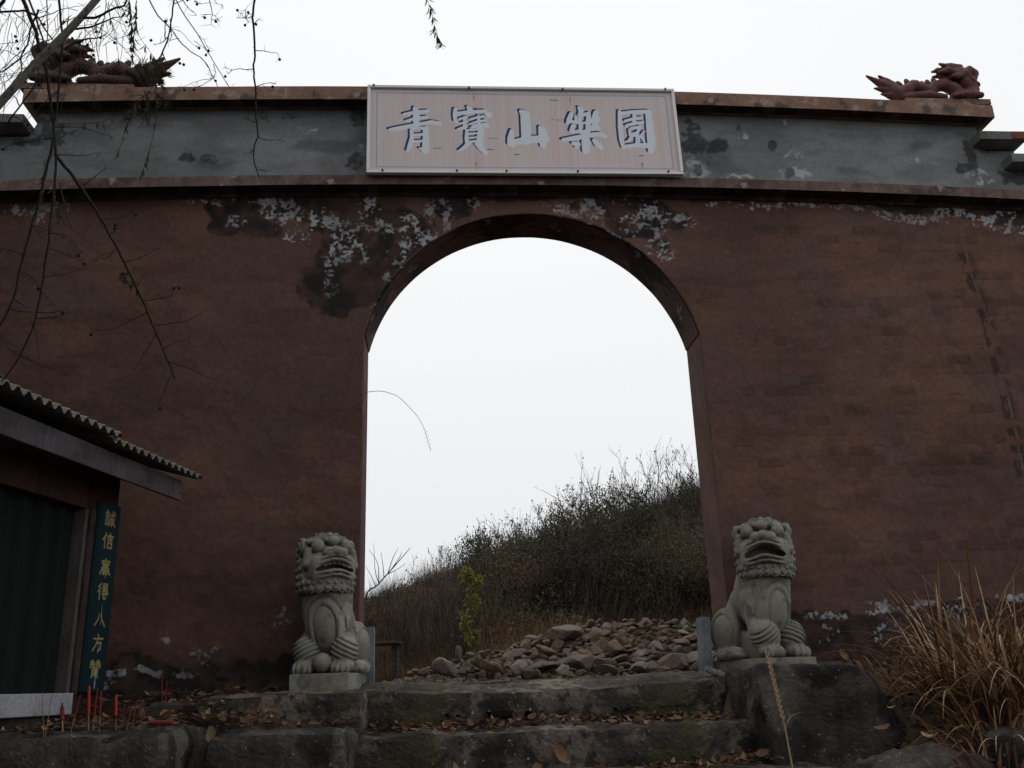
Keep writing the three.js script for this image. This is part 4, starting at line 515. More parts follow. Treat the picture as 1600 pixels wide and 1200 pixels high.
// ------------------------------------------------------------------ dragons on the wall head
function dragon(label, pos, flip, s, DM) {
  const D = thing('dragon_statue', label, 'dragon statue', null, pos);
  const Q = (x, y) => [(x - 560) * 0.00119, (437 - y) * 0.00119];               // outline read in the photograph's enlargement
  const chain = (list, amp) => (x, y, z) => { let d = 9; for (let i = 1; i < list.length; i++) { const a = list[i - 1], b = list[i]; d = smin(d, cap(x, y, z, a[0], a[1], a[3] ?? 0, b[0], b[1], b[3] ?? 0, a[2], b[2]), 0.012); } return d + (amp ? amp * Math.sin(x * 170) * Math.sin(y * 170 + z * 60) : 0); };
  const c = (arr) => arr.map(([x, y, r, z]) => [...Q(x, y), r * 0.00119, z ?? 0]);
  const U = (...f) => (x, y, z) => { let d = 9; for (const q of f) d = smin(d, q(x, y, z), 0.012); return d; };
  const body = U(chain(c([[330, 375, 40], [400, 345, 50], [470, 300, 48], [530, 325, 46], [590, 348, 46], [640, 298, 44], [710, 278, 46], [780, 312, 46], [825, 370, 52]]), 0.004), chain(c([[600, 350, 38, -0.02], [635, 408, 24, -0.02], [760, 420, 26, -0.02]])), chain(c([[800, 400, 55], [905, 385, 58, 0.01], [935, 330, 50], [890, 255, 55], [850, 200, 56]]), 0.004), chain(c([[330, 400, 30], [470, 405, 34, 0.03], [560, 400, 32, 0.04], [680, 415, 26, 0.04]]), 0.003), chain(c([[310, 425, 16], [960, 432, 18]])), chain(c([[860, 390, 32, 0.05], [790, 410, 24, 0.07], [740, 420, 18, 0.08]])), chain(c([[900, 395, 30, 0.05], [950, 415, 24, 0.08]])));
  const head = U(chain(c([[860, 185, 54], [775, 165, 36], [690, 150, 20], [640, 165, 8]])), chain(c([[850, 225, 46], [760, 225, 28], [690, 212, 9]])), chain(c([[845, 150, 40], [790, 118, 26], [715, 88, 9]])), chain(c([[860, 140, 30], [850, 112, 20], [800, 92, 8]])), chain(c([[930, 150, 26, 0.03], [985, 170, 26], [975, 215, 24]])), chain(c([[850, 190, 56], [900, 180, 48], [960, 165, 34], [990, 180, 24]])), chain(c([[890, 215, 36], [950, 240, 28], [985, 275, 22], [965, 300, 14]])), chain(c([[985, 160, 22], [965, 145, 16]])), chain(c([[840, 170, 36], [770, 135, 28, 0.03], [700, 118, 8, 0.04]])), chain(c([[830, 190, 34], [740, 180, 26, -0.03], [660, 185, 8, -0.04]])), chain(c([[830, 200, 34, 0.03], [740, 185, 30, 0.05], [670, 205, 14, 0.06]])), chain(c([[860, 220, 34, 0.04], [790, 240, 22, 0.06], [755, 245, 12, 0.07]])), chain(c([[870, 160, 30], [865, 128, 20, 0.02], [790, 118, 18, 0.03]])), chain(c([[880, 200, 26, 0.05], [930, 260, 18, 0.05], [950, 310, 10, 0.04]])), (x, y, z) => { const [a, b] = Q(905, 170); return sph(x, y, Math.abs(z), a, b, 0.045, 0.022); });
  const tail = U(...[[[340, 365, 44], [230, 290, 34], [112, 212, 8]], [[330, 340, 36], [260, 260, 26], [212, 212, 10]], [[345, 340, 30], [310, 280, 20], [285, 240, 8]], [[340, 370, 40], [250, 340, 28], [160, 322, 8]], [[345, 385, 36], [270, 385, 24], [205, 372, 8]], [[345, 400, 28], [300, 410, 18], [250, 405, 6]]].map((q) => chain(c(q), 0.0)));
  const sc = (g) => g.scale(flip * s, s, s);
  const fix = (g) => { if (flip < 0) { const i = g.index.array; for (let k = 0; k < i.length; k += 3) { const t = i[k]; i[k] = i[k + 1]; i[k + 1] = t; } g.computeVertexNormals(); } return g; };
  part('body', fix(sc(surfaceNets(body, [-0.36, -0.02, -0.16], [0.52, 0.40, 0.16], 0.0085))), DM, D);
  part('head', fix(sc(surfaceNets(head, [0.04, 0.10, -0.16], [0.56, 0.44, 0.16], 0.0085))), DM, D);
  part('tail_fin', fix(sc(surfaceNets(tail, [-0.58, -0.01, -0.08], [-0.2, 0.32, 0.08], 0.0075))), DM, D);
  for (const [x, y, a, l] of [[372, 300, 0.5, 70], [430, 275, 0.25, 60], [500, 285, -0.35, 56], [552, 292, 0.3, 60], [595, 280, 0.2, 62], [645, 262, 0.15, 60]]) { const [u, v] = Q(x, y), g = new THREE.SphereGeometry(0.034, 9, 7).scale(0.85, l * 0.0014 / 0.068, 0.5); g.rotateZ(a).translate(u - Math.sin(a) * 0.02, v + 0.012, 0); part('spike', fix(sc(g)), DM, D); }
  part('base_slab', boxUV(new THREE.BoxGeometry(0.80 * s, 0.055, 0.18).translate(flip * 0.16 * s, -0.026, -0.03)), M.coping, D);
}
{ const z = -7.17, a = at(1449, 157, z), b = at(160, 137, z);
  dragon('red dragon statue on the right end of the coping, clear against the sky', V(a.x, 6.735 + bow(a.x) + 0.055, z), 1, 1.04, M.dragon);
  dragon('red dragon statue on the left end of the coping behind bare branches', V(b.x, 6.735 + bow(b.x) + 0.055, z), -1, 1.2, M.dragonShaded); }

// ------------------------------------------------------------------ the shed at the left
{
  const P0 = V(-1.74, 3.08, -6.6), U = V(-0.23, 0, 0.973).normalize(), N = V(U.z, 0, -U.x);   // U runs along its front towards us, N points out of it
  const S = thing('roadside_shed', 'small dark shed with corrugated roof at the left edge', 'shed', null, V(P0.x, 1.5, P0.z));
  S.rotation.y = Math.atan2(-U.z, U.x); // local +x = U, local +z = -N... set below
  S.rotation.y = Math.atan2(N.x, N.z);  // local +z = N, local +x = -U (towards the gate wall)
  // local coordinates: x = -s along the front, y above 1.5, z outward from the eave line
  const y0 = 1.5, EY = 3.08 - y0, L = 3.6;
  const wood = grainMat([0.03, 0.022, 0.02], [0.062, 0.048, 0.043], { size: 0.5, n: 256, f: 4, seed: 201, streak: 0.9 }), woodRed = grainMat([0.024, 0.011, 0.009], [0.046, 0.022, 0.018], { size: 0.5, n: 256, f: 4, seed: 205, streak: 0.8 });
  const sheetM = grainMat([0.13, 0.127, 0.113], [0.23, 0.226, 0.205], { size: 0.6, n: 512, f: 4, seed: 211, spots: [[[0.08, 0.08, 0.07], 7, 0.6, 212]] });
  const fasciaM = grainMat([0.06, 0.052, 0.058], [0.105, 0.092, 0.102], { size: 0.7, n: 256, f: 4, seed: 215, streak: 0.4 });
  const sheet = (sA, sB, lift, len) => { // corrugations run back from the eave, ridges across U; sloping up and away
    const pitch = 0.085, amp = 0.017, th = 0.007, nS = Math.round((sB - sA) / pitch * 12), nZ = 6, pos = [], idx = [];
    for (const side of [1, -1]) for (let j = 0; j <= nZ; j++) for (let i = 0; i <= nS; i++) { const s = lerp(sA, sB, i / nS), w = lerp(0.07, -len, j / nZ); pos.push(-s, EY + lift + amp * Math.sin((s / pitch) * Math.PI * 2) + 0.30 * -Math.min(0, w - 0.07) + side * th, w); }
    const row = nS + 1, half = row * (nZ + 1);
    for (let j = 0; j < nZ; j++) for (let i = 0; i < nS; i++) { const a = j * row + i; idx.push(a, a + 1, a + row, a + 1, a + row + 1, a + row); const b = a + half; idx.push(b, b + row, b + 1, b + 1, b + row, b + row + 1); }
    for (let i = 0; i < nS; i++) { idx.push(i, i + half, i + 1, i + 1, i + half, i + half + 1); const e = nZ * row + i; idx.push(e, e + 1, e + half, e + 1, e + half + 1, e + half); }
    for (let j = 0; j < nZ; j++) for (const i of [0, nS]) { const a = j * row + i; idx.push(a, a + row, a + half, a + row, a + row + half, a + half); }
    const g = new THREE.BufferGeometry(); g.setAttribute('position', new THREE.Float32BufferAttribute(pos, 3)); g.setIndex(idx); g.computeVertexNormals(); return smoothUV(g);
  };
  part('roof_sheet', sheet(0.0, 1.12, 0.0, 1.6), sheetM, S, 'lower corrugated cement sheet next to the wall');
  part('roof_sheet', sheet(1.02, 2.2, 0.042, 1.6), sheetM, S, 'upper corrugated cement sheet overlapping the other');
  part('roof_sheet', sheet(2.1, 3.6, 0.084, 1.6), sheetM, S);
  const b = (name, x0, x1, ya, yb, z0, z1, m, lab) => part(name, boxUV(new RoundedBoxGeometry(x1 - x0, yb - ya, z1 - z0, 2, Math.min(0.006, (yb - ya) / 4, (x1 - x0) / 4, (z1 - z0) / 4)).translate((x0 + x1) / 2, (ya + yb) / 2, (z0 + z1) / 2)), m, S, lab);
  b('fascia_board', -L, -0.09, 2.905 - y0, 3.045 - y0, -0.045, -0.02, fasciaM);
  part('nail', new THREE.CylinderGeometry(0.005, 0.005, 0.01, 6).rotateX(Math.PI / 2).translate(-0.12, 2.96 - y0, -0.017), M.ash, S);
  b('nail_batten', -L, -0.3, 3.05 - y0, 3.10 - y0, -0.3, -0.24, wood);
  const F = -0.25;
  b('lintel', -L, -0.47, 2.74 - y0, 3.02 - y0, F - 0.10, F - 0.005, woodRed, 'dark red beam over the opening');
  b('corner_post', -0.72, -0.465, 0.0, 2.74 - y0, F - 0.12, F - 0.012, woodRed);
  b('door_jamb', -0.775, -0.725, 0.14, 2.74 - y0, F - 0.08, F + 0.012, wood);
  b('door_jamb', -0.81, -0.778, 0.14, 2.74 - y0, F - 0.09, F - 0.005, grainMat([0.06, 0.05, 0.048], [0.1, 0.086, 0.08], { size: 0.4, n: 256, f: 4, seed: 221, streak: 0.7 }), 'bare grey edge board of the opening');
  // a dark cloth hangs in the opening, in shallow folds
  { const w = 2.6, h = 1.12, g = new THREE.PlaneGeometry(w, h, 160, 8), p = g.attributes.position; for (let i = 0; i < p.count; i++) { const x = p.getX(i), y = p.getY(i); p.setZ(i, 0.018 * Math.sin(x * 34 + 1.6 * Math.sin(x * 5)) + 0.01 * Math.sin(x * 71 + y)); } g.computeVertexNormals(); part('curtain', g.translate(-0.81 - w / 2, 0.14 + h / 2, F - 0.085), mat({ color: new THREE.Color().setRGB(0.0085, 0.013, 0.0115), roughness: 1, side: THREE.DoubleSide }), S, 'dark green cloth closing the opening'); }
  b('kick_board', -L, -0.765, 0.035, 0.155, F - 0.03, F + 0.015, grainMat([0.26, 0.27, 0.3], [0.36, 0.37, 0.40], { size: 0.7, n: 256, f: 4, seed: 231, spots: [[[0.12, 0.11, 0.1], 12, 0.7, 232]] }), 'pale grey board along the foot of the shed');
  b('sill_beam', -L, -0.5, -0.12, 0.03, F - 0.25, F - 0.02, wood);
  b('side_wall', -0.50, -0.47, 0.0, 2.95 - y0, -1.6, F - 0.121, woodRed);
  b('back_wall', -L, -0.47, 0.0, 3.3 - y0, -1.66, -1.605, woodRed);
  b('side_wall', -L, -L + 0.03, 0.0, 2.95 - y0, -1.6, F - 0.101, woodRed);

  // the board with one column of characters, fixed to the corner post
  const Bd = thing('couplet_board', 'narrow dark green board with a column of gold characters on the shed', 'sign board', null, S.localToWorld(V(0, 0, 0))); 
  S.updateMatrixWorld(true);
  Bd.position.copy(V(-0.595, (1.66 + 2.80) / 2 - y0, F + 0.004).applyMatrix4(S.matrixWorld)); Bd.rotation.y = S.rotation.y;
  const bw = 0.232, bh = 1.15, cv = document.createElement('canvas'); cv.width = 256; cv.height = Math.round(256 * bh / bw); const ctx = cv.getContext('2d'), ch = cv.height, r = rng(8);
  ctx.fillStyle = 'rgb(14,36,42)'; ctx.fillRect(0, 0, 256, ch); for (let i = 0; i < 700; i++) { ctx.fillStyle = `rgba(${r() < 0.5 ? '8,26,30' : '32,64,68'},0.18)`; ctx.fillRect(r() * 256, r() * ch, 1 + r() * 3, 10 + r() * 90); }
  ctx.strokeStyle = 'rgb(16,38,42)'; ctx.lineWidth = 10; ctx.strokeRect(5, 5, 246, ch - 10);
  const yan = (ox, w) => [[[ox + w * 0.45, 0.2], [ox + w * 0.6, 0.9]], [[ox, 2], [ox + w, 1.9]], [[ox + w * 0.15, 3.4], [ox + w * 0.85, 3.4]], [[ox + w * 0.15, 4.8], [ox + w * 0.85, 4.8]], [[ox + w * 0.2, 6.3], [ox + w * 0.2, 9.4]], [[ox + w * 0.2, 6.4], [ox + w * 0.85, 6.4], [ox + w * 0.85, 9.3]], [[ox + w * 0.2, 9.2], [ox + w * 0.85, 9.2]]];
  const bei = (ox, oy, w, h) => [[[ox, oy], [ox, oy + h * 0.72]], [[ox, oy], [ox + w, oy], [ox + w, oy + h * 0.72]], [[ox, oy + h * 0.24], [ox + w, oy + h * 0.24]], [[ox, oy + h * 0.48], [ox + w, oy + h * 0.48]], [[ox, oy + h * 0.72], [ox + w, oy + h * 0.72]], [[ox + w * 0.3, oy + h * 0.74], [ox - w * 0.1, oy + h]], [[ox + w * 0.7, oy + h * 0.74], [ox + w * 1.1, oy + h]]];
  const xian = (ox) => [[[ox + 0.9, 0.3], [ox + 0.2, 1.6]], [[ox + 0.6, 1.2], [ox + 3.4, 1.2]], [[ox, 2.5], [ox + 4, 2.5]], [[ox + 2, 0], [ox + 2, 2.5]], [[ox + 1.5, 2.5], [ox + 0.2, 4.4]], [[ox + 2.6, 2.5], [ox + 2.6, 3.9], [ox + 4.2, 3.9]]];
  const glyphs = [
    [...yan(0, 3.8), [[4.9, 2.9], [9.6, 2.7]], [[5.1, 3], [4.9, 6.5], [4.2, 9.6]], [[5.2, 5.4], [6.9, 5.3], [6.7, 8], [5.9, 7.8]], [[7.1, 0.3], [7.5, 4.5], [8.4, 7.6], [10, 9.5]], [[9.4, 4.8], [8, 7.8], [6.6, 9.6]], [[8.5, 0.5], [9.4, 1.6]]],
    [[[2.8, 0.2], [1.8, 2.6], [0, 5]], [[1.9, 3], [1.9, 9.9]], ...yan(3.6, 6.2)],
    [[[4.6, 0], [5.4, 0.9]], [[1, 1.7], [9, 1.5]], [[1.6, 1.7], [1.6, 3.2], [8.6, 3.1]], [[2.8, 3.9], [7.4, 3.9], [7.4, 5.1], [2.8, 5.1], [2.8, 3.9]], [[1.4, 6], [1.3, 8], [0.1, 9.9]], [[1.4, 6], [3, 6], [3, 9.6]], [[1.4, 7.3], [3, 7.3]], ...bei(4, 6, 2, 3.7), [[7, 6], [6.9, 8.2], [6.3, 9.7]], [[7, 6], [8.6, 6], [8.7, 9], [10, 9.2]], [[7.6, 7.2], [8, 8]]],
    [[[2.9, 0.3], [0.7, 2.6]], [[3, 2.8], [0.3, 5.6]], [[2, 4.4], [2, 9.9]], [[5, 0.4], [5, 3.5]], [[5, 0.4], [8.9, 0.4], [8.9, 3.5]], [[5, 2], [8.9, 2]], [[5, 3.5], [8.9, 3.5]], [[4.3, 4.9], [9.6, 4.8]], [[3.9, 6.4], [10, 6.3]], [[7.9, 4.9], [7.9, 9.2], [6.9, 9.5]], [[5, 7.3], [6, 8.6]]],
    [[[3.9, 2], [3.2, 5.5], [0.2, 9]], [[5.6, 1.6], [6.4, 5], [9.9, 9]]],
    [[[4.6, 0], [5.4, 1.2]], [[0.6, 2.6], [9.6, 2.3]], [[4.4, 2.6], [3.6, 6], [0.8, 9.6]], [[4.1, 5], [8.2, 4.8], [7.8, 8.6], [6, 9.4]]],
    [...xian(0.2), ...xian(5.5), ...bei(2.4, 4.9, 5, 5.1)]];
  const T = [805, 842, 884, 923, 966, 1003, 1042];                     // heights of the characters in the photograph
  T.forEach((py, i) => { const v = (py - 793) / (1077 - 793), cx = 128, cy = 45 + v * (ch - 40), s = 12.8, sv = 11.2; for (const st of glyphs[i]) { const pts = st.map(([x, y], k) => [cx + (x - 5) * s, cy + (y - 5) * sv, k === 0 ? 13 : 17]); ctx.fillStyle = `rgb(${126 + r() * 20},${118 + r() * 16},${76 + r() * 20})`; brush(ctx, (a, q) => [a + (r() - 0.5) * 1.2, q], pts, 0.86); } });
  // a run of white paint down the middle, dried on the board
  for (let y = ch * 0.33; y < ch * 0.985; y += 2) { const w = 3 + 4 * fbm(y * 0.03, 2, 0, 2) + (y > ch * 0.9 ? 26 * fbm(y * 0.05, 9, 0, 3) : 0); if (fbm(y * 0.02, 5, 0, 3) > 0.42 || y > ch * 0.9) { ctx.fillStyle = 'rgba(165,175,185,0.75)'; ctx.fillRect(136 + 7 * fbm(y * 0.01, 7, 0, 3) - w / 2, y, w, 2); } }
  const t = new THREE.CanvasTexture(cv); t.colorSpace = THREE.SRGBColorSpace; t.magFilter = THREE.LinearFilter;
  part('lettered_face', new THREE.PlaneGeometry(bw - 0.012, bh - 0.012).translate(0, 0, 0.0225), mat({ map: t, roughness: 0.8 }), Bd);
  part('board', new RoundedBoxGeometry(bw, bh, 0.036, 2, 0.004), mat({ color: new THREE.Color().setRGB(0.01, 0.032, 0.036), roughness: 0.8 }), Bd);
}

// ------------------------------------------------------------------ incense and candles on the ledge
{
  const list = [ // px, foot py, top px, top py, kind, z, label
    [138, 1142, 139, 1072, 'thick', -5.45, 'tallest bright red candle stick with a burnt foot before the board'], [155, 1142, 158, 1080, 'pale', -5.45, 'pale red incense stick just right of the tallest red candle'],
    [181, 1138, 181, 1087, 'thick', -5.5, 'short red candle stick halfway between the board and the leaves'], [98, 1136, 97, 1100, 'candle', -5.35, 'stubby dark red candle with black wick before the grey board'],
    [112, 1138, 126, 1085, 'thin', -5.4, null], [145, 1138, 150, 1090, 'thin', -5.5, null], [148, 1120, 152, 1075, 'thin', -5.6, null], [190, 1138, 195, 1100, 'thin', -5.5, null], [198, 1140, 205, 1102, 'thin', -5.45, null], [207, 1138, 213, 1095, 'thin', -5.55, null], [217, 1138, 228, 1105, 'thin', -5.5, null],
    [259, 1092, 261, 1064, 'thin', -6.4, null], [256, 1090, 253, 1055, 'thin', -6.4, null], [387, 1138, 397, 1100, 'thin', -5.9, null], [393, 1136, 400, 1102, 'thin', -5.9, null],
    [68, 1148, 66, 1082, 'bare', -5.3, 'bare thin incense stick before the grey board, left one of two'], [71, 1146, 82, 1084, 'bare', -5.3, 'bare thin incense stick before the grey board, right one of two']];
  for (const [px, py, tx, ty, kind, z, lab] of list) {
    const a = at(px, py, z), b = at(tx, ty, z - 0.02); a.y = Math.min(a.y, 1.47); if (z < -6.2) a.y = Math.min(a.y, 1.62); const o = a.clone(); const d = b.clone().sub(a);
    const name = kind === 'candle' || kind === 'thick' ? 'candle' : 'incense_stick', r = kind === 'thick' ? 0.0085 : kind === 'candle' ? 0.011 : kind === 'bare' ? 0.0018 : kind === 'pale' ? 0.006 : 0.0036;
    const g = thing(name, lab ?? 'thin red incense stick standing in the leaves by the shed', kind === 'candle' || kind === 'thick' ? 'candle' : 'incense stick', lab ? null : 'thin red incense sticks', o);
    const seg = (t0, t1, rr, m, nme) => part(nme, limb([d.clone().multiplyScalar(t0), d.clone().multiplyScalar(t1)], rr, rr * 0.95, { rad: 7 }), m, g);
    if (kind === 'bare') seg(-0.1, 1, r, M.stick, 'stick');
    else { seg(-0.1, 0.42, Math.max(0.0022, r * 0.45), M.stick, 'stick'); seg(0.36, kind === 'candle' ? 0.9 : 1, r, kind === 'thick' ? M.incense : M.incense2, 'coating'); if (kind === 'candle') seg(0.88, 1.05, 0.004, M.ash, 'wick'); }
  }
  const c = at(250, 1146, -5.35); const g = thing('candle', 'red candle lying on its side on the ledge', 'candle', null, V(c.x, 1.485, -5.35)); part('coating', new THREE.CylinderGeometry(0.012, 0.012, 0.12, 9).rotateZ(1.52), M.incense2, g); part('stick', new THREE.CylinderGeometry(0.003, 0.003, 0.18, 6).rotateZ(1.52), M.stick, g);
}

// ------------------------------------------------------------------ rubble heap behind the arch
{
  const rnd = rng(404), geos = [];
  const stone = (seed, flat) => { const r = rng(seed), g = new THREE.IcosahedronGeometry(1, 3), p = g.attributes.position, q = V(), pl = []; for (let i = 0; i < 9; i++) { const n = V(r() - 0.5, r() - 0.5, r() - 0.5).normalize(); pl.push([n, 0.42 + 0.26 * r()]); } for (let i = 0; i < p.count; i++) { q.fromBufferAttribute(p, i).normalize(); let k = 1; for (const [n, h] of pl) { const c = q.dot(n); if (c > 1e-3) k = Math.min(k, h / c); } k *= 1 + 0.05 * (noise(q.x * 3 + seed, q.y * 3, q.z * 3 + 0.5) - 0.5); q.multiplyScalar(k); p.setXYZ(i, q.x, q.y * flat, q.z * 0.9); } g.deleteAttribute('normal'); g.deleteAttribute('uv'); return boxUV(g); };
  for (let i = 0; i < 14; i++) geos.push(stone(500 + i, 0.55 + 0.4 * (i % 5) / 4));
  const put = (px, py, z, w, gi, mi, label, tilt, sy = 1) => { const c = at(px, py, z), dist = c.distanceTo(V(0, EYE, 0)), s = w / FPX * dist / 1.05 * 0.5 / 0.72; const m = solo('rubble_stone', geos[gi % 14], M.rub[mi % 5], label ?? 'broken brown stone lying in the rubble heap behind the arch', 'stone', label ? null : 'broken stones of the rubble heap'); m.position.copy(c); m.scale.set(s, s * sy, s); m.rotation.set((rnd() - 0.5) * 0.5, rnd() * 6.3, tilt ?? (rnd() - 0.5) * 0.7); return m; };
  const named = [[968, 1004, -9.2, 26, 3, 1, 'squarish ochre block standing out in the middle of the rubble heap', 0.1, 1.2], [850, 1040, -8.55, 54, 5, 3, 'long dark brown slab at the front foot of the rubble heap', 0.05, 0.6], [698, 1043, -8.45, 36, 7, 2, 'pale stone at the left foot of the rubble heap', 0.3, 0.8], [908, 1036, -8.5, 36, 2, 4, 'smooth grey block at the front of the heap, centre', 0, 0.95], [1049, 1034, -8.5, 46, 9, 0, 'broad brown wedge at the front of the heap, near the right door stone', -0.3, 0.7], [1084, 1030, -8.6, 50, 11, 4, 'large flat pale slab beside the right door stone', 0.25, 0.6], [882, 1046, -8.35, 24, 4, 2, 'small whitish slab tilted against the grey block', 0.7, 0.5], [878, 992, -9.4, 56, 6, 4, 'large half buried grey boulder high on the left of the heap', 0.1, 0.75], [812, 1042, -8.4, 26, 8, 2, 'pale angular stone left of the long brown slab', 0.5, 1], [716, 1021, -8.9, 12, 1, 4, 'thin upright stone left of the rubble heap', 0, 2.2], [852, 1018, -8.95, 34, 10, 1, 'reddish flat stone above the long brown slab', 0.4, 0.6], [1000, 1045, -8.4, 36, 12, 4, 'low grey stone at the foot of the heap right of centre', -0.2, 0.7], [756, 1040, -8.45, 44, 13, 1, 'brown flat stone left of the pale angular stone', 0.3, 0.5], [1083, 998, -9.3, 40, 0, 1, 'rounded brown stone on the right shoulder of the heap', 0.2, 0.8], [960, 1015, -9.0, 40, 3, 0, 'tan stone just under the ochre block', -0.1, 0.7], [935, 985, -9.6, 26, 5, 4, 'pale stone near the top of the heap', 0.4, 0.6]];
  for (const a of named) put(...a);
  // the rest: placed over the mound, smaller up and back
  let n = 0; const taken = named.map((a) => [a[0], a[1], a[3]]);
  const topLine = (px) => { const T = [[596, 1056], [640, 1050], [690, 1034], [730, 1024], [800, 1006], [860, 985], [900, 976], [960, 968], [1010, 966], [1060, 968], [1112, 976]]; for (let i = 1; i < T.length; i++) if (px <= T[i][0]) return lerp(T[i - 1][1], T[i][1], (px - T[i - 1][0]) / (T[i][0] - T[i - 1][0])); return 976; };
  for (let tries = 0; tries < 16000 && n < 275; tries++) {
    const px = 640 + 472 * Math.pow(rnd(), 0.85), top = topLine(px), py = lerp(top + 2, 1052, rnd()), f = clamp((py - top) / Math.max(6, 1052 - top), 0, 1);
    const w = (n < 55 ? 24 : n < 140 ? 15.5 : 9.5) * (0.75 + 0.6 * rnd()) * (0.65 + 0.45 * f) * (px < 720 ? 0.42 : px < 800 ? 0.7 : 1);
    if (taken.some(([a, b, c]) => Math.hypot((a - px), (b - py) * 1.7) < (c + w) * 0.33)) continue;
    taken.push([px, py, w]); const z = lerp(-10.2, -8.35, Math.pow(f, 0.8)); put(px, py, z, w * 1.16, Math.floor(rnd() * 14), [0, 0, 1, 3, 4, 1, 0, 2][Math.floor(rnd() * 8)], null, null, 0.65 + 0.5 * rnd()); n++;
  }
  // gravel and clods between the stones
  const G = new THREE.InstancedMesh(geos[2], M.rub[0], 4200), m4 = new THREE.Matrix4(), q = new THREE.Quaternion(), col = new THREE.Color(); let k = 0;
  while (k < 4200) { const x = -1.2 + rnd() * 5.4, z = -8.0 - rnd() * 3.6; if (heap(x, z) < 0.015 + rnd() * 0.05 && rnd() > 0.15) continue; const s = 0.012 + 0.035 * Math.pow(rnd(), 3); q.setFromEuler(new THREE.Euler(rnd() * 6, rnd() * 6, rnd() * 6)); m4.compose(V(x, ground(x, z) + s * 0.3, z), q, V(s, s, s)); G.setMatrixAt(k, m4); const t = 0.6 + 0.7 * rnd(); G.setColorAt(k, col.setRGB(t, t * (0.9 + 0.15 * rnd()), t * (0.85 + 0.25 * rnd()))); k++; }
  G.name = 'gravel'; G.castShadow = G.receiveShadow = true; tag(G, 'loose gravel and clods between the stones of the heap', 'gravel', null, 'stuff'); scene.add(G);
}

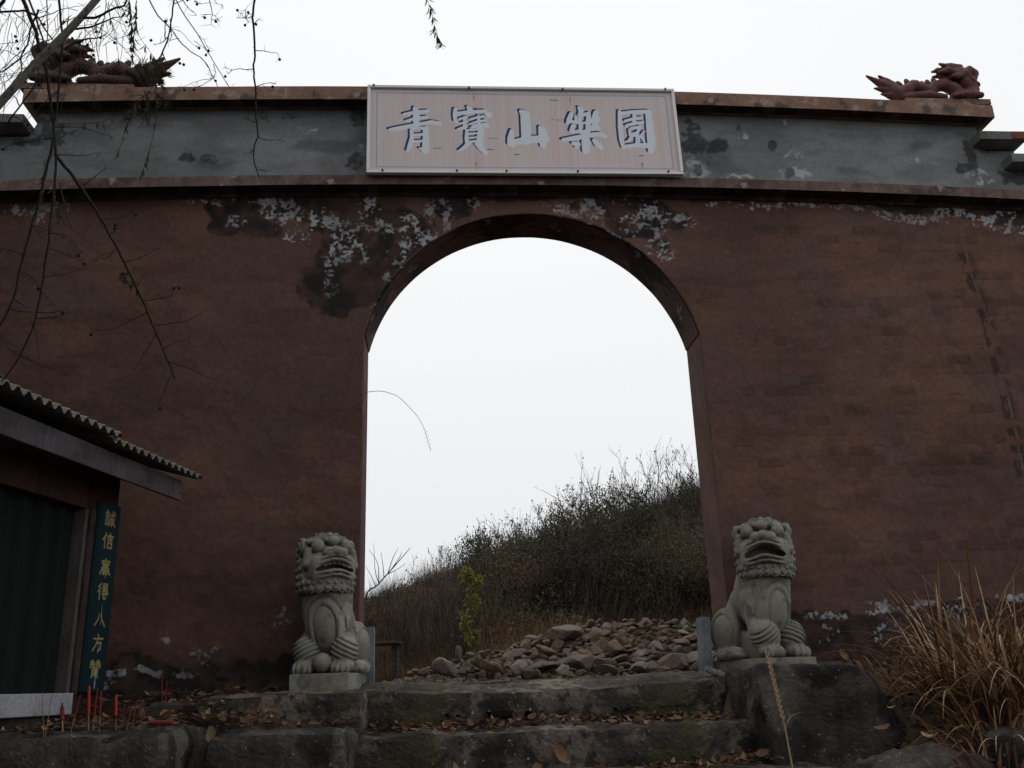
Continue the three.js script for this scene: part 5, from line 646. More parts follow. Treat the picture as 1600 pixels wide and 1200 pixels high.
// ------------------------------------------------------------------ hill vegetation seen through the arch
{
  const rnd = rng(909);
  const leafClump = (n, R, L, up) => { const a = []; for (let i = 0; i < n; i++) { const d = V(rnd() - 0.5, rnd() - 0.5, rnd() - 0.5).normalize(), p = d.clone().multiplyScalar(R * Math.pow(rnd(), 0.5)); p.y = p.y * up + R * 0.5; const g = new THREE.PlaneGeometry(L * 0.6, L); g.rotateX(rnd() * 6).rotateY(rnd() * 6).translate(p.x, p.y, p.z); a.push(g); } return join(a); };
  const spray = (n, H, w, spread, droop) => { const a = []; for (let i = 0; i < n; i++) { const az = rnd() * 6.3, s = spread * (0.2 + 0.8 * rnd()); a.push(blade(V((rnd() - 0.5) * 0.3, 0, (rnd() - 0.5) * 0.3), V(Math.cos(az) * s, 1, Math.sin(az) * s), H * (0.5 + 0.6 * rnd()), w, droop, rnd, 3)); } return join(a); };
  const kinds = [[leafClump(240, 0.42, 0.036, 0.75), M.brushLeaf[2]], [leafClump(200, 0.40, 0.034, 0.8), M.brushLeaf[0]], [spray(46, 0.9, 0.006, 0.9, 0.10), M.twig], [spray(30, 0.6, 0.011, 0.5, 0.25), leafMat(0.19, 0.125, 0.075)], [leafClump(190, 0.36, 0.032, 0.6), M.brushLeaf[1]]];
  const names = ['undergrowth', 'undergrowth', 'undergrowth', 'dry_grass', 'undergrowth'];
  const labs = ['dark leafy scrub covering the hill behind the arch', 'olive leafy scrub mixed into the hill behind the arch', 'fine bare twigs standing all over the hill', 'tan dry grass along the foot of the hill', 'reddish brown withered scrub on the hill slope'];
  const counts = [1300, 1100, 2000, 1500, 1800];
  kinds.forEach(([g, m], k) => {
    const I = new THREE.InstancedMesh(g, m, counts[k]), m4 = new THREE.Matrix4(), q = new THREE.Quaternion(), col = new THREE.Color(); let i = 0;
    while (i < counts[k]) {
      const x = -6 + rnd() * 17, z = k === 3 ? -11.3 - Math.pow(rnd(), 1.8) * 12 : -12.6 - rnd() * 13.5;
      const patch = fbm(x * 0.45 + 60, z * 0.45, 0, 3), left = sst(1.5, -2.5, x);
      if (k === 0 && rnd() > sst(0.35, 0.6, patch) * (1 - 0.6 * left) + 0.08) continue;
      if (k === 4 && rnd() > sst(0.6, 0.4, patch) * (0.5 + 0.5 * left) + 0.1) continue;
      const s = (0.65 + 0.6 * rnd()) * (k === 3 ? 0.8 : 1) * (k < 2 ? lerp(0.75, 1.15, sst(0.3, 0.7, patch)) : 1) * lerp(1, 0.72, left);
      q.setFromEuler(new THREE.Euler((rnd() - 0.5) * 0.5, rnd() * 6.3, (rnd() - 0.5) * 0.5)); m4.compose(V(x, ground(x, z) - 0.08, z), q, V(s, s * (0.8 + 0.4 * rnd()), s)); I.setMatrixAt(i, m4);
      const t = (0.45 + 1.0 * rnd()) * lerp(0.6, 1.35, sst(0.3, 0.7, fbm(x * 0.8 + 7, z * 0.8 + 3, 0, 3))); I.setColorAt(i, col.setRGB(t * (0.95 + 0.15 * rnd()), t, t * (0.85 + 0.2 * rnd()))); i++;
    }
    I.name = nm(names[k]); I.castShadow = I.receiveShadow = true; tag(I, labs[k], names[k] === 'dry_grass' ? 'dry grass' : 'scrub', null, 'stuff'); scene.add(I);
  });
  // shrubs that stand out along the crest
  const shrub = (px, py, h, z, lean, leafy, label, lm = M.brushLeaf[2], cat = 'shrub', name = 'shrub', nb = 8) => {
    const foot = at(px, py, z); foot.y = ground(foot.x, z) - 0.05; const S = thing(name, label, cat, null, foot); const tw = [], lv = [], r = rng(Math.round(px * 7 + py));
    const grow = (p, d, L, rad, depth) => { const pts = [p.clone()], q = p.clone(), dd = d.clone(); for (let i = 0; i < 4; i++) { q.addScaledVector(dd, L / 4); dd.add(V((r() - 0.5) * 0.35, 0.04, (r() - 0.5) * 0.35)).normalize(); pts.push(q.clone()); } tw.push(limb(pts, rad, rad * 0.55, { sub: 1, rad: 3 })); if (depth > 0) { const n = depth > 1 ? 4 : 4; for (let k = 0; k < n; k++) { const t = pts[1 + Math.floor(r() * 4)] ?? pts[4]; grow(t, dd.clone().add(V((r() - 0.5) * 1.7, 0.15 + (r() - 0.4) * 0.6, (r() - 0.5) * 1.7)).normalize(), L * (0.45 + 0.25 * r()), rad * 0.55, depth - 1); } } if (leafy && depth < 2) for (let k = 0; k < leafy; k++) { const t = pts[1 + Math.floor(r() * 4)]; const g = leafGeo(0.045 + 0.025 * r(), 0.026, 0.2); g.rotateX(r() * 6).rotateY(r() * 6).translate(t.x + (r() - 0.5) * 0.06, t.y + (r() - 0.5) * 0.06, t.z); lv.push(g); } };
    for (let k = 0; k < nb; k++) grow(V((r() - 0.5) * 0.5, 0, (r() - 0.5) * 0.35), V(lean + (r() - 0.5) * 1.2, 1, (r() - 0.5) * 0.7).normalize(), h * (0.55 + 0.35 * r()), 0.012 * Math.sqrt(h), 2);
    part('stem', join(tw), M.twig, S); if (lv.length) part('foliage', join(lv), lm, S); return S;
  };
  shrub(1060, 792, 1.4, -23.5, -0.25, 2, 'tall bare shrub on the crest, just left of the right jamb');
  shrub(1010, 806, 1.55, -23.2, -0.35, 1, 'bare spreading shrub on the crest, second from the right jamb');
  shrub(975, 816, 1.1, -23.2, -0.3, 5, 'dense shrub with small leaves on the crest under the highest twigs');
  shrub(940, 826, 1.5, -23, -0.6, 1, 'bare shrub with long twigs leaning left over the crest');
  shrub(905, 836, 0.9, -23, -0.4, 4, 'half leafy shrub halfway up the crest');
  shrub(870, 842, 1.0, -22.8, -0.2, 7, 'rounded leafy shrub at the middle of the crest', M.brushLeaf[0]);
  shrub(835, 852, 1.0, -22.8, -0.5, 3, 'sparse shrub leaning left beside the rounded leafy one');
  shrub(800, 868, 1.3, -22.5, -0.6, 1, 'low thin twiggy shrub on the crest left of centre');
  shrub(770, 880, 0.8, -22.5, -0.3, 6, 'dark low bush where the crest begins to rise', M.brushLeaf[2]);
  shrub(704, 895, 0.95, -22.5, 0.05, 3, 'upright leafy sapling on the low part of the crest', M.brushLeaf[1], 'sapling', 'sapling', 2);
  shrub(665, 912, 0.8, -22.2, 0, 1, 'thin reddish weed stems on the far left crest', M.brushLeaf[1], 'weed', 'weed', 3);
  shrub(1085, 780, 0.85, -23, -0.1, 4, 'leafy bush on the crest touching the right jamb', M.brushLeaf[0]);
  // bushes standing in the scrub of the slope
  {
    const protos = [0, 1, 2, 3].map((v) => { const r = rng(820 + v), lv = [], tw = []; const R0 = 0.62; for (let b = 0; b < 9; b++) { const c = V((r() - 0.5) * 1.1, 0.25 + 0.75 * r(), (r() - 0.5) * 0.9), br = 0.24 + 0.2 * r(); for (let i = 0; i < 330; i++) { const d = V(r() - 0.5, r() - 0.5, r() - 0.5).normalize().multiplyScalar(br * Math.pow(r(), 0.5) * 1.15); const g = new THREE.PlaneGeometry(0.012 + 0.012 * r(), 0.026 + 0.014 * r()); g.rotateX(r() * 6).rotateY(r() * 6).translate(c.x + d.x, c.y + d.y * 0.85, c.z + d.z); lv.push(g); } tw.push(limb([V((r() - 0.5) * 0.2, -0.15, 0), V(c.x * 0.5, c.y * 0.55, c.z * 0.5), c.clone().add(V((r() - 0.5) * 0.3, br * 1.1 + 0.25 * r(), 0))], 0.012, 0.003, { rad: 4 })); } return [join(lv), join(tw)]; });
    const spots = [[1090, 822], [1052, 858], [1005, 838], [965, 856], [985, 892], [1060, 905], [900, 882], [838, 882], [860, 925], [770, 915], [715, 940], [920, 930], [660, 948], [1030, 940], [810, 940], [1100, 925], [890, 950], [905, 835], [690, 915], [745, 885], [1080, 800], [1040, 808], [985, 822], [940, 838], [870, 852], [810, 872], [1020, 860], [930, 870], [880, 900], [1085, 890], [1000, 915], [790, 900]];
    spots.forEach(([px, py], i) => { let z = -13.5; for (let k = 0; k < 70; k++) { const p = at(px, py, z); if (p.y < ground(p.x, z) + 0.35) break; z -= 0.2; } const p = at(px, py, z), r = rng(700 + i), left = px < 745, rust = !left && i % 9 === 5, k = (left ? 0.62 : 0.9) * (0.75 + 0.6 * r());
      const S = thing('shrub', left ? 'reddish withered bush in the scrub on the low left slope' : rust ? 'rust brown bush among the dark bushes of the hill slope' : 'dark leafy bush in the scrub on the hill slope', 'shrub', left ? 'withered bushes of the left slope' : rust ? 'rust brown bushes of the hill slope' : 'dark bushes of the hill slope', V(p.x, ground(p.x, z) - 0.1, z)); S.rotation.y = r() * 6.3; S.scale.set(k * (0.9 + 0.5 * r()), k * (0.8 + 0.35 * r()), k); const [a, b] = protos[i % 4]; part('foliage', a, left || rust ? M.brushLeaf[1] : [M.bushDark, M.brushLeaf[2], M.bushDark, M.brushLeaf[0]][(i * 7) % 4], S); part('stem', b, M.twig, S); });
  }
  // the yellow-green sapling half way up
  { const f = at(737, 985, -12.4); f.y = ground(f.x, -12.4); const S = thing('sapling', 'slim yellow-green sapling in front of the dark hill, left of centre', 'sapling', null, f); const top = at(738, 893, -12.4).y - f.y; part('stem', limb([V(0, 0, 0), V(0.03, top * 0.5, 0), V(0.0, top, 0)], 0.012, 0.004), M.twig, S); const a = []; for (let i = 0; i < 330; i++) { const c = [0.96, 0.9, 0.72, 0.56, 0.42][i % 5], t = top * (c + (rnd() - 0.5) * 0.11), w = 0.13; const g = leafGeo(0.07, 0.04, 0.25); g.rotateX(rnd() * 6).rotateY(rnd() * 6).translate((rnd() - 0.5) * w * 1.5 + 0.07 * Math.sin(c * 30), t, (rnd() - 0.5) * w); a.push(g); } part('foliage', join(a), leafMat(0.20, 0.19, 0.045), S); }
  // bare sapling just inside the left jamb
  { const o = at(566, 950, -9.2); o.y = ground(o.x, -9.2); const S = thing('bare_sapling', 'leafless forked sapling beside the left jamb, against the sky', 'sapling', null, o); const q = (x, y) => at(x, y, -9.2).sub(o); const t = [limb([V(0, 0, 0), q(570, 939), q(590, 914), q(616, 885), q(641, 856)], 0.011, 0.003)]; for (const [a, b, c] of [[[592, 912], [586, 890], [584, 848]], [[592, 911], [590, 880], [576, 858]], [[600, 903], [598, 880], [595, 862]], [[606, 896], [614, 872], [622, 856]], [[612, 889], [625, 870], [628, 862]], [[604, 898], [620, 890], [634, 880]], [[587, 917], [580, 900], [571, 884]]]) t.push(limb([q(...a), q(...b), q(...c)], 0.0045, 0.0015, { rad: 4 })); part('stem', join(t), M.twig, S); }
  // thin tendril that hangs out of the jamb
  { const S = thing('vine_tendril', 'thin dry tendril arching out from the left jamb against the sky', 'vine', null, at(577, 613, -7.4)); const o = S.position.clone(), q = (x, y) => at(x, y, -7.4).sub(o); const t = [limb([V(-0.04, 0, 0), q(592, 611), q(608, 614), q(625, 622), q(650, 648), q(662, 668), q(669, 690), q(673, 706)], 0.0028, 0.0013, { rad: 4 })]; for (let i = 0; i < 10; i++) { const y = 672 + i * 3.2; t.push(limb([q(664 + i * 0.9, y), q(664 + i * 0.9 + (i % 2 ? 4 : -4), y - 1)], 0.0013, 0.001, { rad: 3 })); } part('stem', join(t), M.twig, S); }
  // low dark table at the left foot of the hill
  { const a = at(583, 1004, -11), b = at(628, 1002, -11), S = thing('stone_table', 'low dark stone table beyond the left door stone', 'table', null, V((a.x + b.x) / 2, ground(0, -11), -11)); const top = (a.y + b.y) / 2 - S.position.y; part('table_top', roughBlock(b.x - a.x + 0.1, 0.035, 0.35, { r: 0.01, amp: 0.006, seg: 0.04, seed: 71 }).translate(-0.05, top - 0.017, 0), M.rock, S); for (const x of [0.09, -0.26]) part('leg', roughBlock(0.07, top, 0.25, { r: 0.01, amp: 0.006, seg: 0.05, seed: 73 }).translate(x, top / 2 - 0.02, 0), M.rock, S); }
}

// ------------------------------------------------------------------ dry grass at the right, the lone stalk, fallen leaves
{
  const rnd = rng(222);
  const clump = (x, z, n, H, R, lean, label, mats, y) => { const o = V(x, y ?? ground(x, z), z), S = thing('grass_clump', label, 'dry grass', null, o); mats.forEach((m, k) => { const a = []; for (let i = 0; i < n / mats.length; i++) { const az = rnd() * 6.3, rr = R * Math.sqrt(rnd()), sp = 0.12 + 0.5 * rnd(), p = V(Math.cos(az) * rr, -0.04, Math.sin(az) * rr), az2 = az + (rnd() - 0.5) * 1.6; a.push(blade(p, V(Math.cos(az2) * sp + lean, 1, Math.sin(az2) * sp), H * (0.45 + 0.65 * rnd()), 0.007 + 0.010 * rnd(), 0.10 + 0.62 * Math.pow(rnd(), 1.4), rnd, 9)); } part('blades', join(a), m, S).userData.kind = 'stuff'; }); return S; };
  const st = M.straw;
  const g = (px, z) => at(px, 1000, z).x;
  clump(g(1485, -6.0), -6.0, 150, 1.15, 0.13, 0.10, 'tall dry grass clump nearest the lion, under the pointed red leaf', [st[0], st[1], st[2]], 1.30);
  clump(g(1555, -5.8), -5.8, 200, 1.25, 0.22, 0.1, 'dense dry grass clump in the middle of the right bank', [st[0], st[2], st[1], st[2]], 1.28);
  clump(g(1610, -5.6), -5.6, 210, 0.95, 0.22, 0.0, 'dry grass clump cut by the right edge of the photo', [st[0], st[2], st[1]], 1.25);
  clump(g(1530, -5.5), -5.5, 80, 0.6, 0.14, -0.15, 'low arching grass clump in front of the others, leaning left', [st[2], st[0], st[3]], 1.12);
  clump(g(1370, -6.75), -6.75, 46, 0.42, 0.22, 0.0, 'small sparse grass tuft at the wall foot beside the rock', [st[2], st[0]], 1.62);
  clump(g(1430, -6.3), -6.3, 44, 0.42, 0.2, -0.1, 'short grass tuft between the rock and the tall clump', [st[2], st[0], st[1]], 1.45);
  clump(g(1540, -5.0), -5.0, 60, 0.5, 0.22, 0.0, 'short brown grass tuft by the flat stone at the right edge', [st[2], st[0]], 1.02);
  { const f = at(1522, 1010, -5.95), t = at(1504, 836, -5.95), S = thing('pointed_leaf', 'single tall pointed rust red leaf rising from the dry grass', 'leaf', null, f); part('blade', blade(V(0, -0.25, 0), t.clone().sub(f), t.distanceTo(f) + 0.27, 0.035, 0.0, rnd, 8), leafMat(0.17, 0.055, 0.02), S); }
  { const o = at(1240, 1215, -4.0), q = (x, y) => at(x, y, -4.0).sub(o), S = thing('grass_stalk', 'single pale straw stalk with seed head before the right rock', 'grass stalk', null, o); part('stem', limb([V(0.03, -0.35, 0), q(1238, 1200), q(1227, 1140), q(1214, 1085), q(1196, 1014)], 0.0045, 0.0022), st[3], S); const a = []; for (let i = 0; i < 26; i++) { const t = i / 26, px = lerp(1224, 1198, t), py = lerp(1128, 1020, t); const s = leafGeo(0.03, 0.006, 0.2); s.rotateX(-1.1).rotateZ((i % 2 ? 1 : -1) * 0.35 + 0.2); const p = q(px, py); s.translate(p.x, p.y, p.z); a.push(s); } part('seed_head', join(a), st[3], S); part('leaf', join([blade(q(1227, 1140), V(0.35, 1, 0), 0.12, 0.005, 0.5, rnd, 7)]), st[3], S); }
  // leaves: a litter nobody could count, and the ones that lie on top
  const shapes = [leafGeo(0.12, 0.06, 0.25, 0, rnd), leafGeo(0.14, 0.09, 0.4, 3, rnd), leafGeo(0.10, 0.045, 0.5, 0, rnd), leafGeo(0.11, 0.07, 0.2, 2, rnd), leafGeo(0.15, 0.07, 0.6, 0, rnd)];
  const zones = [ // x0, x1, z0, z1, y(x,z), count, jitter height
    [-0.5, 1.98, -6.74, -6.5, (x, z) => 1.335 + 0.045 * sst(-6.45, -6.74, z), 520, 0.012], [-0.5, 1.98, -6.5, -6.3, () => 1.34, 110, 0.012], [1.2, 2.05, -6.2, -5.75, (x) => 1.08 + 0.04 * sst(1.4, 2, x), 200, 0.04], [-0.3, 1.2, -6.2, -5.9, () => 1.09, 70, 0.02],
    [-2.0, -0.95, -7.15, -6.7, () => 1.60, 160, 0.05], [-2.2, -1.0, -6.25, -5.5, (x, z) => 1.46 + 0.12 * sst(-5.8, -6.2, z) * sst(-1.2, -1.6, x), 420, 0.05], [-4, -1.45, -5.9, -5.2, () => 1.46, 330, 0.02], [-1.3, -0.55, -6.25, -6.0, () => 1.41, 110, 0.03],
    [2.6, 5.5, -7.15, -6.5, (x, z) => Math.max(1.63, ground(x, z)), 300, 0.03], [2.75, 4.6, -6.6, -5.2, (x, z) => ground(x, z) + 0.02, 900, 0.06], [-0.55, 2.1, -7.6, -7.2, () => 1.64, 26, 0.01]];
  const total = zones.reduce((s, z) => s + z[5], 0);
  const per = shapes.map(() => []); 
  for (const [x0, x1, z0, z1, yf, n, h] of zones) for (let i = 0; i < n; i++) { const x = lerp(x0, x1, rnd()), z = lerp(z0, z1, rnd()), s = 0.22 + 0.5 * rnd() * rnd(); per[Math.floor(rnd() * 5)].push([V(x, yf(x, z) + 0.008 + h * rnd(), z), s, rnd()]); }
  per.forEach((L, k) => { const I = new THREE.InstancedMesh(shapes[k], M.dead[k], L.length), m4 = new THREE.Matrix4(), q = new THREE.Quaternion(), col = new THREE.Color(); L.forEach(([p, s, t], i) => { q.setFromEuler(new THREE.Euler((rnd() - 0.5) * 0.8, rnd() * 6.3, (rnd() - 0.5) * 0.8)); m4.compose(p, q, V(s, s, s)); I.setMatrixAt(i, m4); const c = 0.35 + 0.7 * t; I.setColorAt(i, col.setRGB(c, c * 0.95, c * 0.95)); }); I.name = nm('leaf_litter'); I.castShadow = I.receiveShadow = true; tag(I, ['small oval brown leaf litter on the steps and ledges', 'lobed tan leaf litter on the steps and ledges', 'narrow dull brown leaf litter on the steps and ledges', 'dark broken leaf litter on the steps and ledges', 'pale curled leaf litter on the steps and ledges'][k], 'leaf litter', null, 'stuff'); scene.add(I); });
  const lone = [[868, 1160, -6.2, 4, 1, 1.0, [1.35, 0.4, 0.1], 'large pale leaf hanging over the edge of the second step'], [690, 1137, -6.45, 1, 1, 0.9, [-0.3, 1, 0.1], 'curled brown leaf at the left end of the second step'], [1388, 1070, -6.2, 1, 0, 1.1, [0.6, 1.2, 0.3], 'orange curled leaf on the bank beside the rock'], [1372, 1076, -6.2, 0, 1, 0.9, [0.9, 0.2, 0.3], 'tan leaf overlapping the orange curled leaf'], [375, 1128, -5.9, 4, 1, 1.25, [-0.2, 1.4, 0.3], 'broad curled brown leaf on the low ledge left of the steps'], [330, 1135, -5.6, 1, 4, 1.1, [1.1, 0.3, 0.5], 'upright pale brown leaf near the left ledge corner'], [256, 1114, -5.7, 1, 1, 1.3, [0.3, 0.6, 0.2], 'big round dead leaf among the incense'], [1365, 1140, -5.3, 0, 2, 1.4, [0.2, 1.9, 0.1], 'long rust leaf on the rounded boulder'], [1440, 1150, -5.2, 4, 4, 1.1, [0.2, 0.4, 0.1], 'pale leaf lying right of the rounded boulder'], [1312, 1015, -6.6, 4, 1, 0.9, [1.2, 0.3, 0.1], 'brown leaf caught on stems at the wall foot'], [1125, 1185, -6.0, 1, 0, 1.2, [0.7, 0.9, 0.2], 'orange leaf at the bottom end of the third step'], [1180, 1180, -5.9, 0, 2, 1.2, [0.6, 1.9, 0.4], 'reddish leaf against the rock at the foot of the steps'], [1385, 1106, -5.9, 2, 4, 0.8, [0.2, 1.2, 0.1], 'pale yellowish leaf in the litter below the orange leaf']];
  for (const [px, py, z, sh, mi, s, rot, lab] of lone) { const m = solo('fallen_leaf', shapes[sh], mi === 4 && /yellowish/.test(lab) ? leafMat(0.42, 0.42, 0.24) : M.dead[mi], lab, 'leaf'); m.position.copy(at(px, py, z)); m.scale.setScalar(s * (px === 868 ? 0.95 : 0.68)); m.rotation.set(...rot); }
}

// ------------------------------------------------------------------ unseen trees added behind and beside the viewer to shade the scene
{
  const rnd = rng(515), a = [];
  for (let i = 0; i < 46; i++) { const d = V(rnd() - 0.5, rnd() - 0.5, rnd() - 0.5).normalize().multiplyScalar(0.75 * Math.cbrt(rnd())); const g = leafGeo(0.34, 0.2, 0.2, 0, rnd); g.rotateX(rnd() * 6).rotateY(rnd() * 6).translate(d.x, d.y, d.z); a.push(g); }
  const clump = join(a), lm = leafMat(0.05, 0.06, 0.03, 0.2);
  const W = [ // x, z, height, crown radius, label
    [-5.7, -3.0, 7.6, 2.5, 'dense evergreen tree added for shade beside the shed, left of the view'], [-6.2, 0.6, 7.0, 2.5, 'dense evergreen tree added for shade at the left of the path, abreast of the viewer'], [-3.6, 3.0, 7.2, 2.7, 'dense evergreen tree added for shade behind the viewer on the left'], [-8.6, -5.6, 6.0, 2.2, 'dense evergreen tree added for shade behind the shed near the wall'], [-4.5, -0.5, 8.2, 2.5, 'tall evergreen tree added for shade close to the left edge of the path, level with the viewer'],
    [0.4, 7.6, 5.0, 2.2, 'low evergreen tree added for shade behind the viewer, down the path'], [-3.4, 9.4, 6.5, 2.6, 'evergreen tree added for shade far behind the viewer on the left']];
  for (const [x, z, h, r, label] of W) {
    const y = ground(x, z), T = thing('added_shade_tree', label, 'tree', null, V(x, y - 0.1, z));
    part('trunk', limb([V(0, 0, 0), V(0.1, h * 0.4, 0.05), V(0, h * 0.85, 0)], 0.16, 0.04, { rad: 8 }), M.bark, T);
    const n = Math.round(26 * r * r), C = new THREE.InstancedMesh(clump, lm, n), m4 = new THREE.Matrix4(), q = new THREE.Quaternion(), col = new THREE.Color();
    for (let i = 0; i < n; i++) { const u = rnd() * 2 - 1, an = rnd() * 6.3, rr = Math.cbrt(0.25 + 0.75 * rnd()), s = Math.sqrt(1 - u * u); const k = 0.75 + 0.5 * fbm(Math.cos(an) * 2 + x, u * 2 + z, 0.5, 2); q.setFromEuler(new THREE.Euler(rnd() * 6, rnd() * 6, rnd() * 6)); m4.compose(V(Math.cos(an) * s * r * rr * k, h * 0.58 + u * h * 0.42 * rr, Math.sin(an) * s * r * rr * k), q, V(1, 1, 1).multiplyScalar(0.8 + 0.5 * rnd())); C.setMatrixAt(i, m4); const t = 0.7 + 0.6 * rnd(); C.setColorAt(i, col.setRGB(t, t, t)); }
    C.name = 'crown'; C.userData.kind = 'stuff'; C.castShadow = C.receiveShadow = true; T.add(C);
  }
}

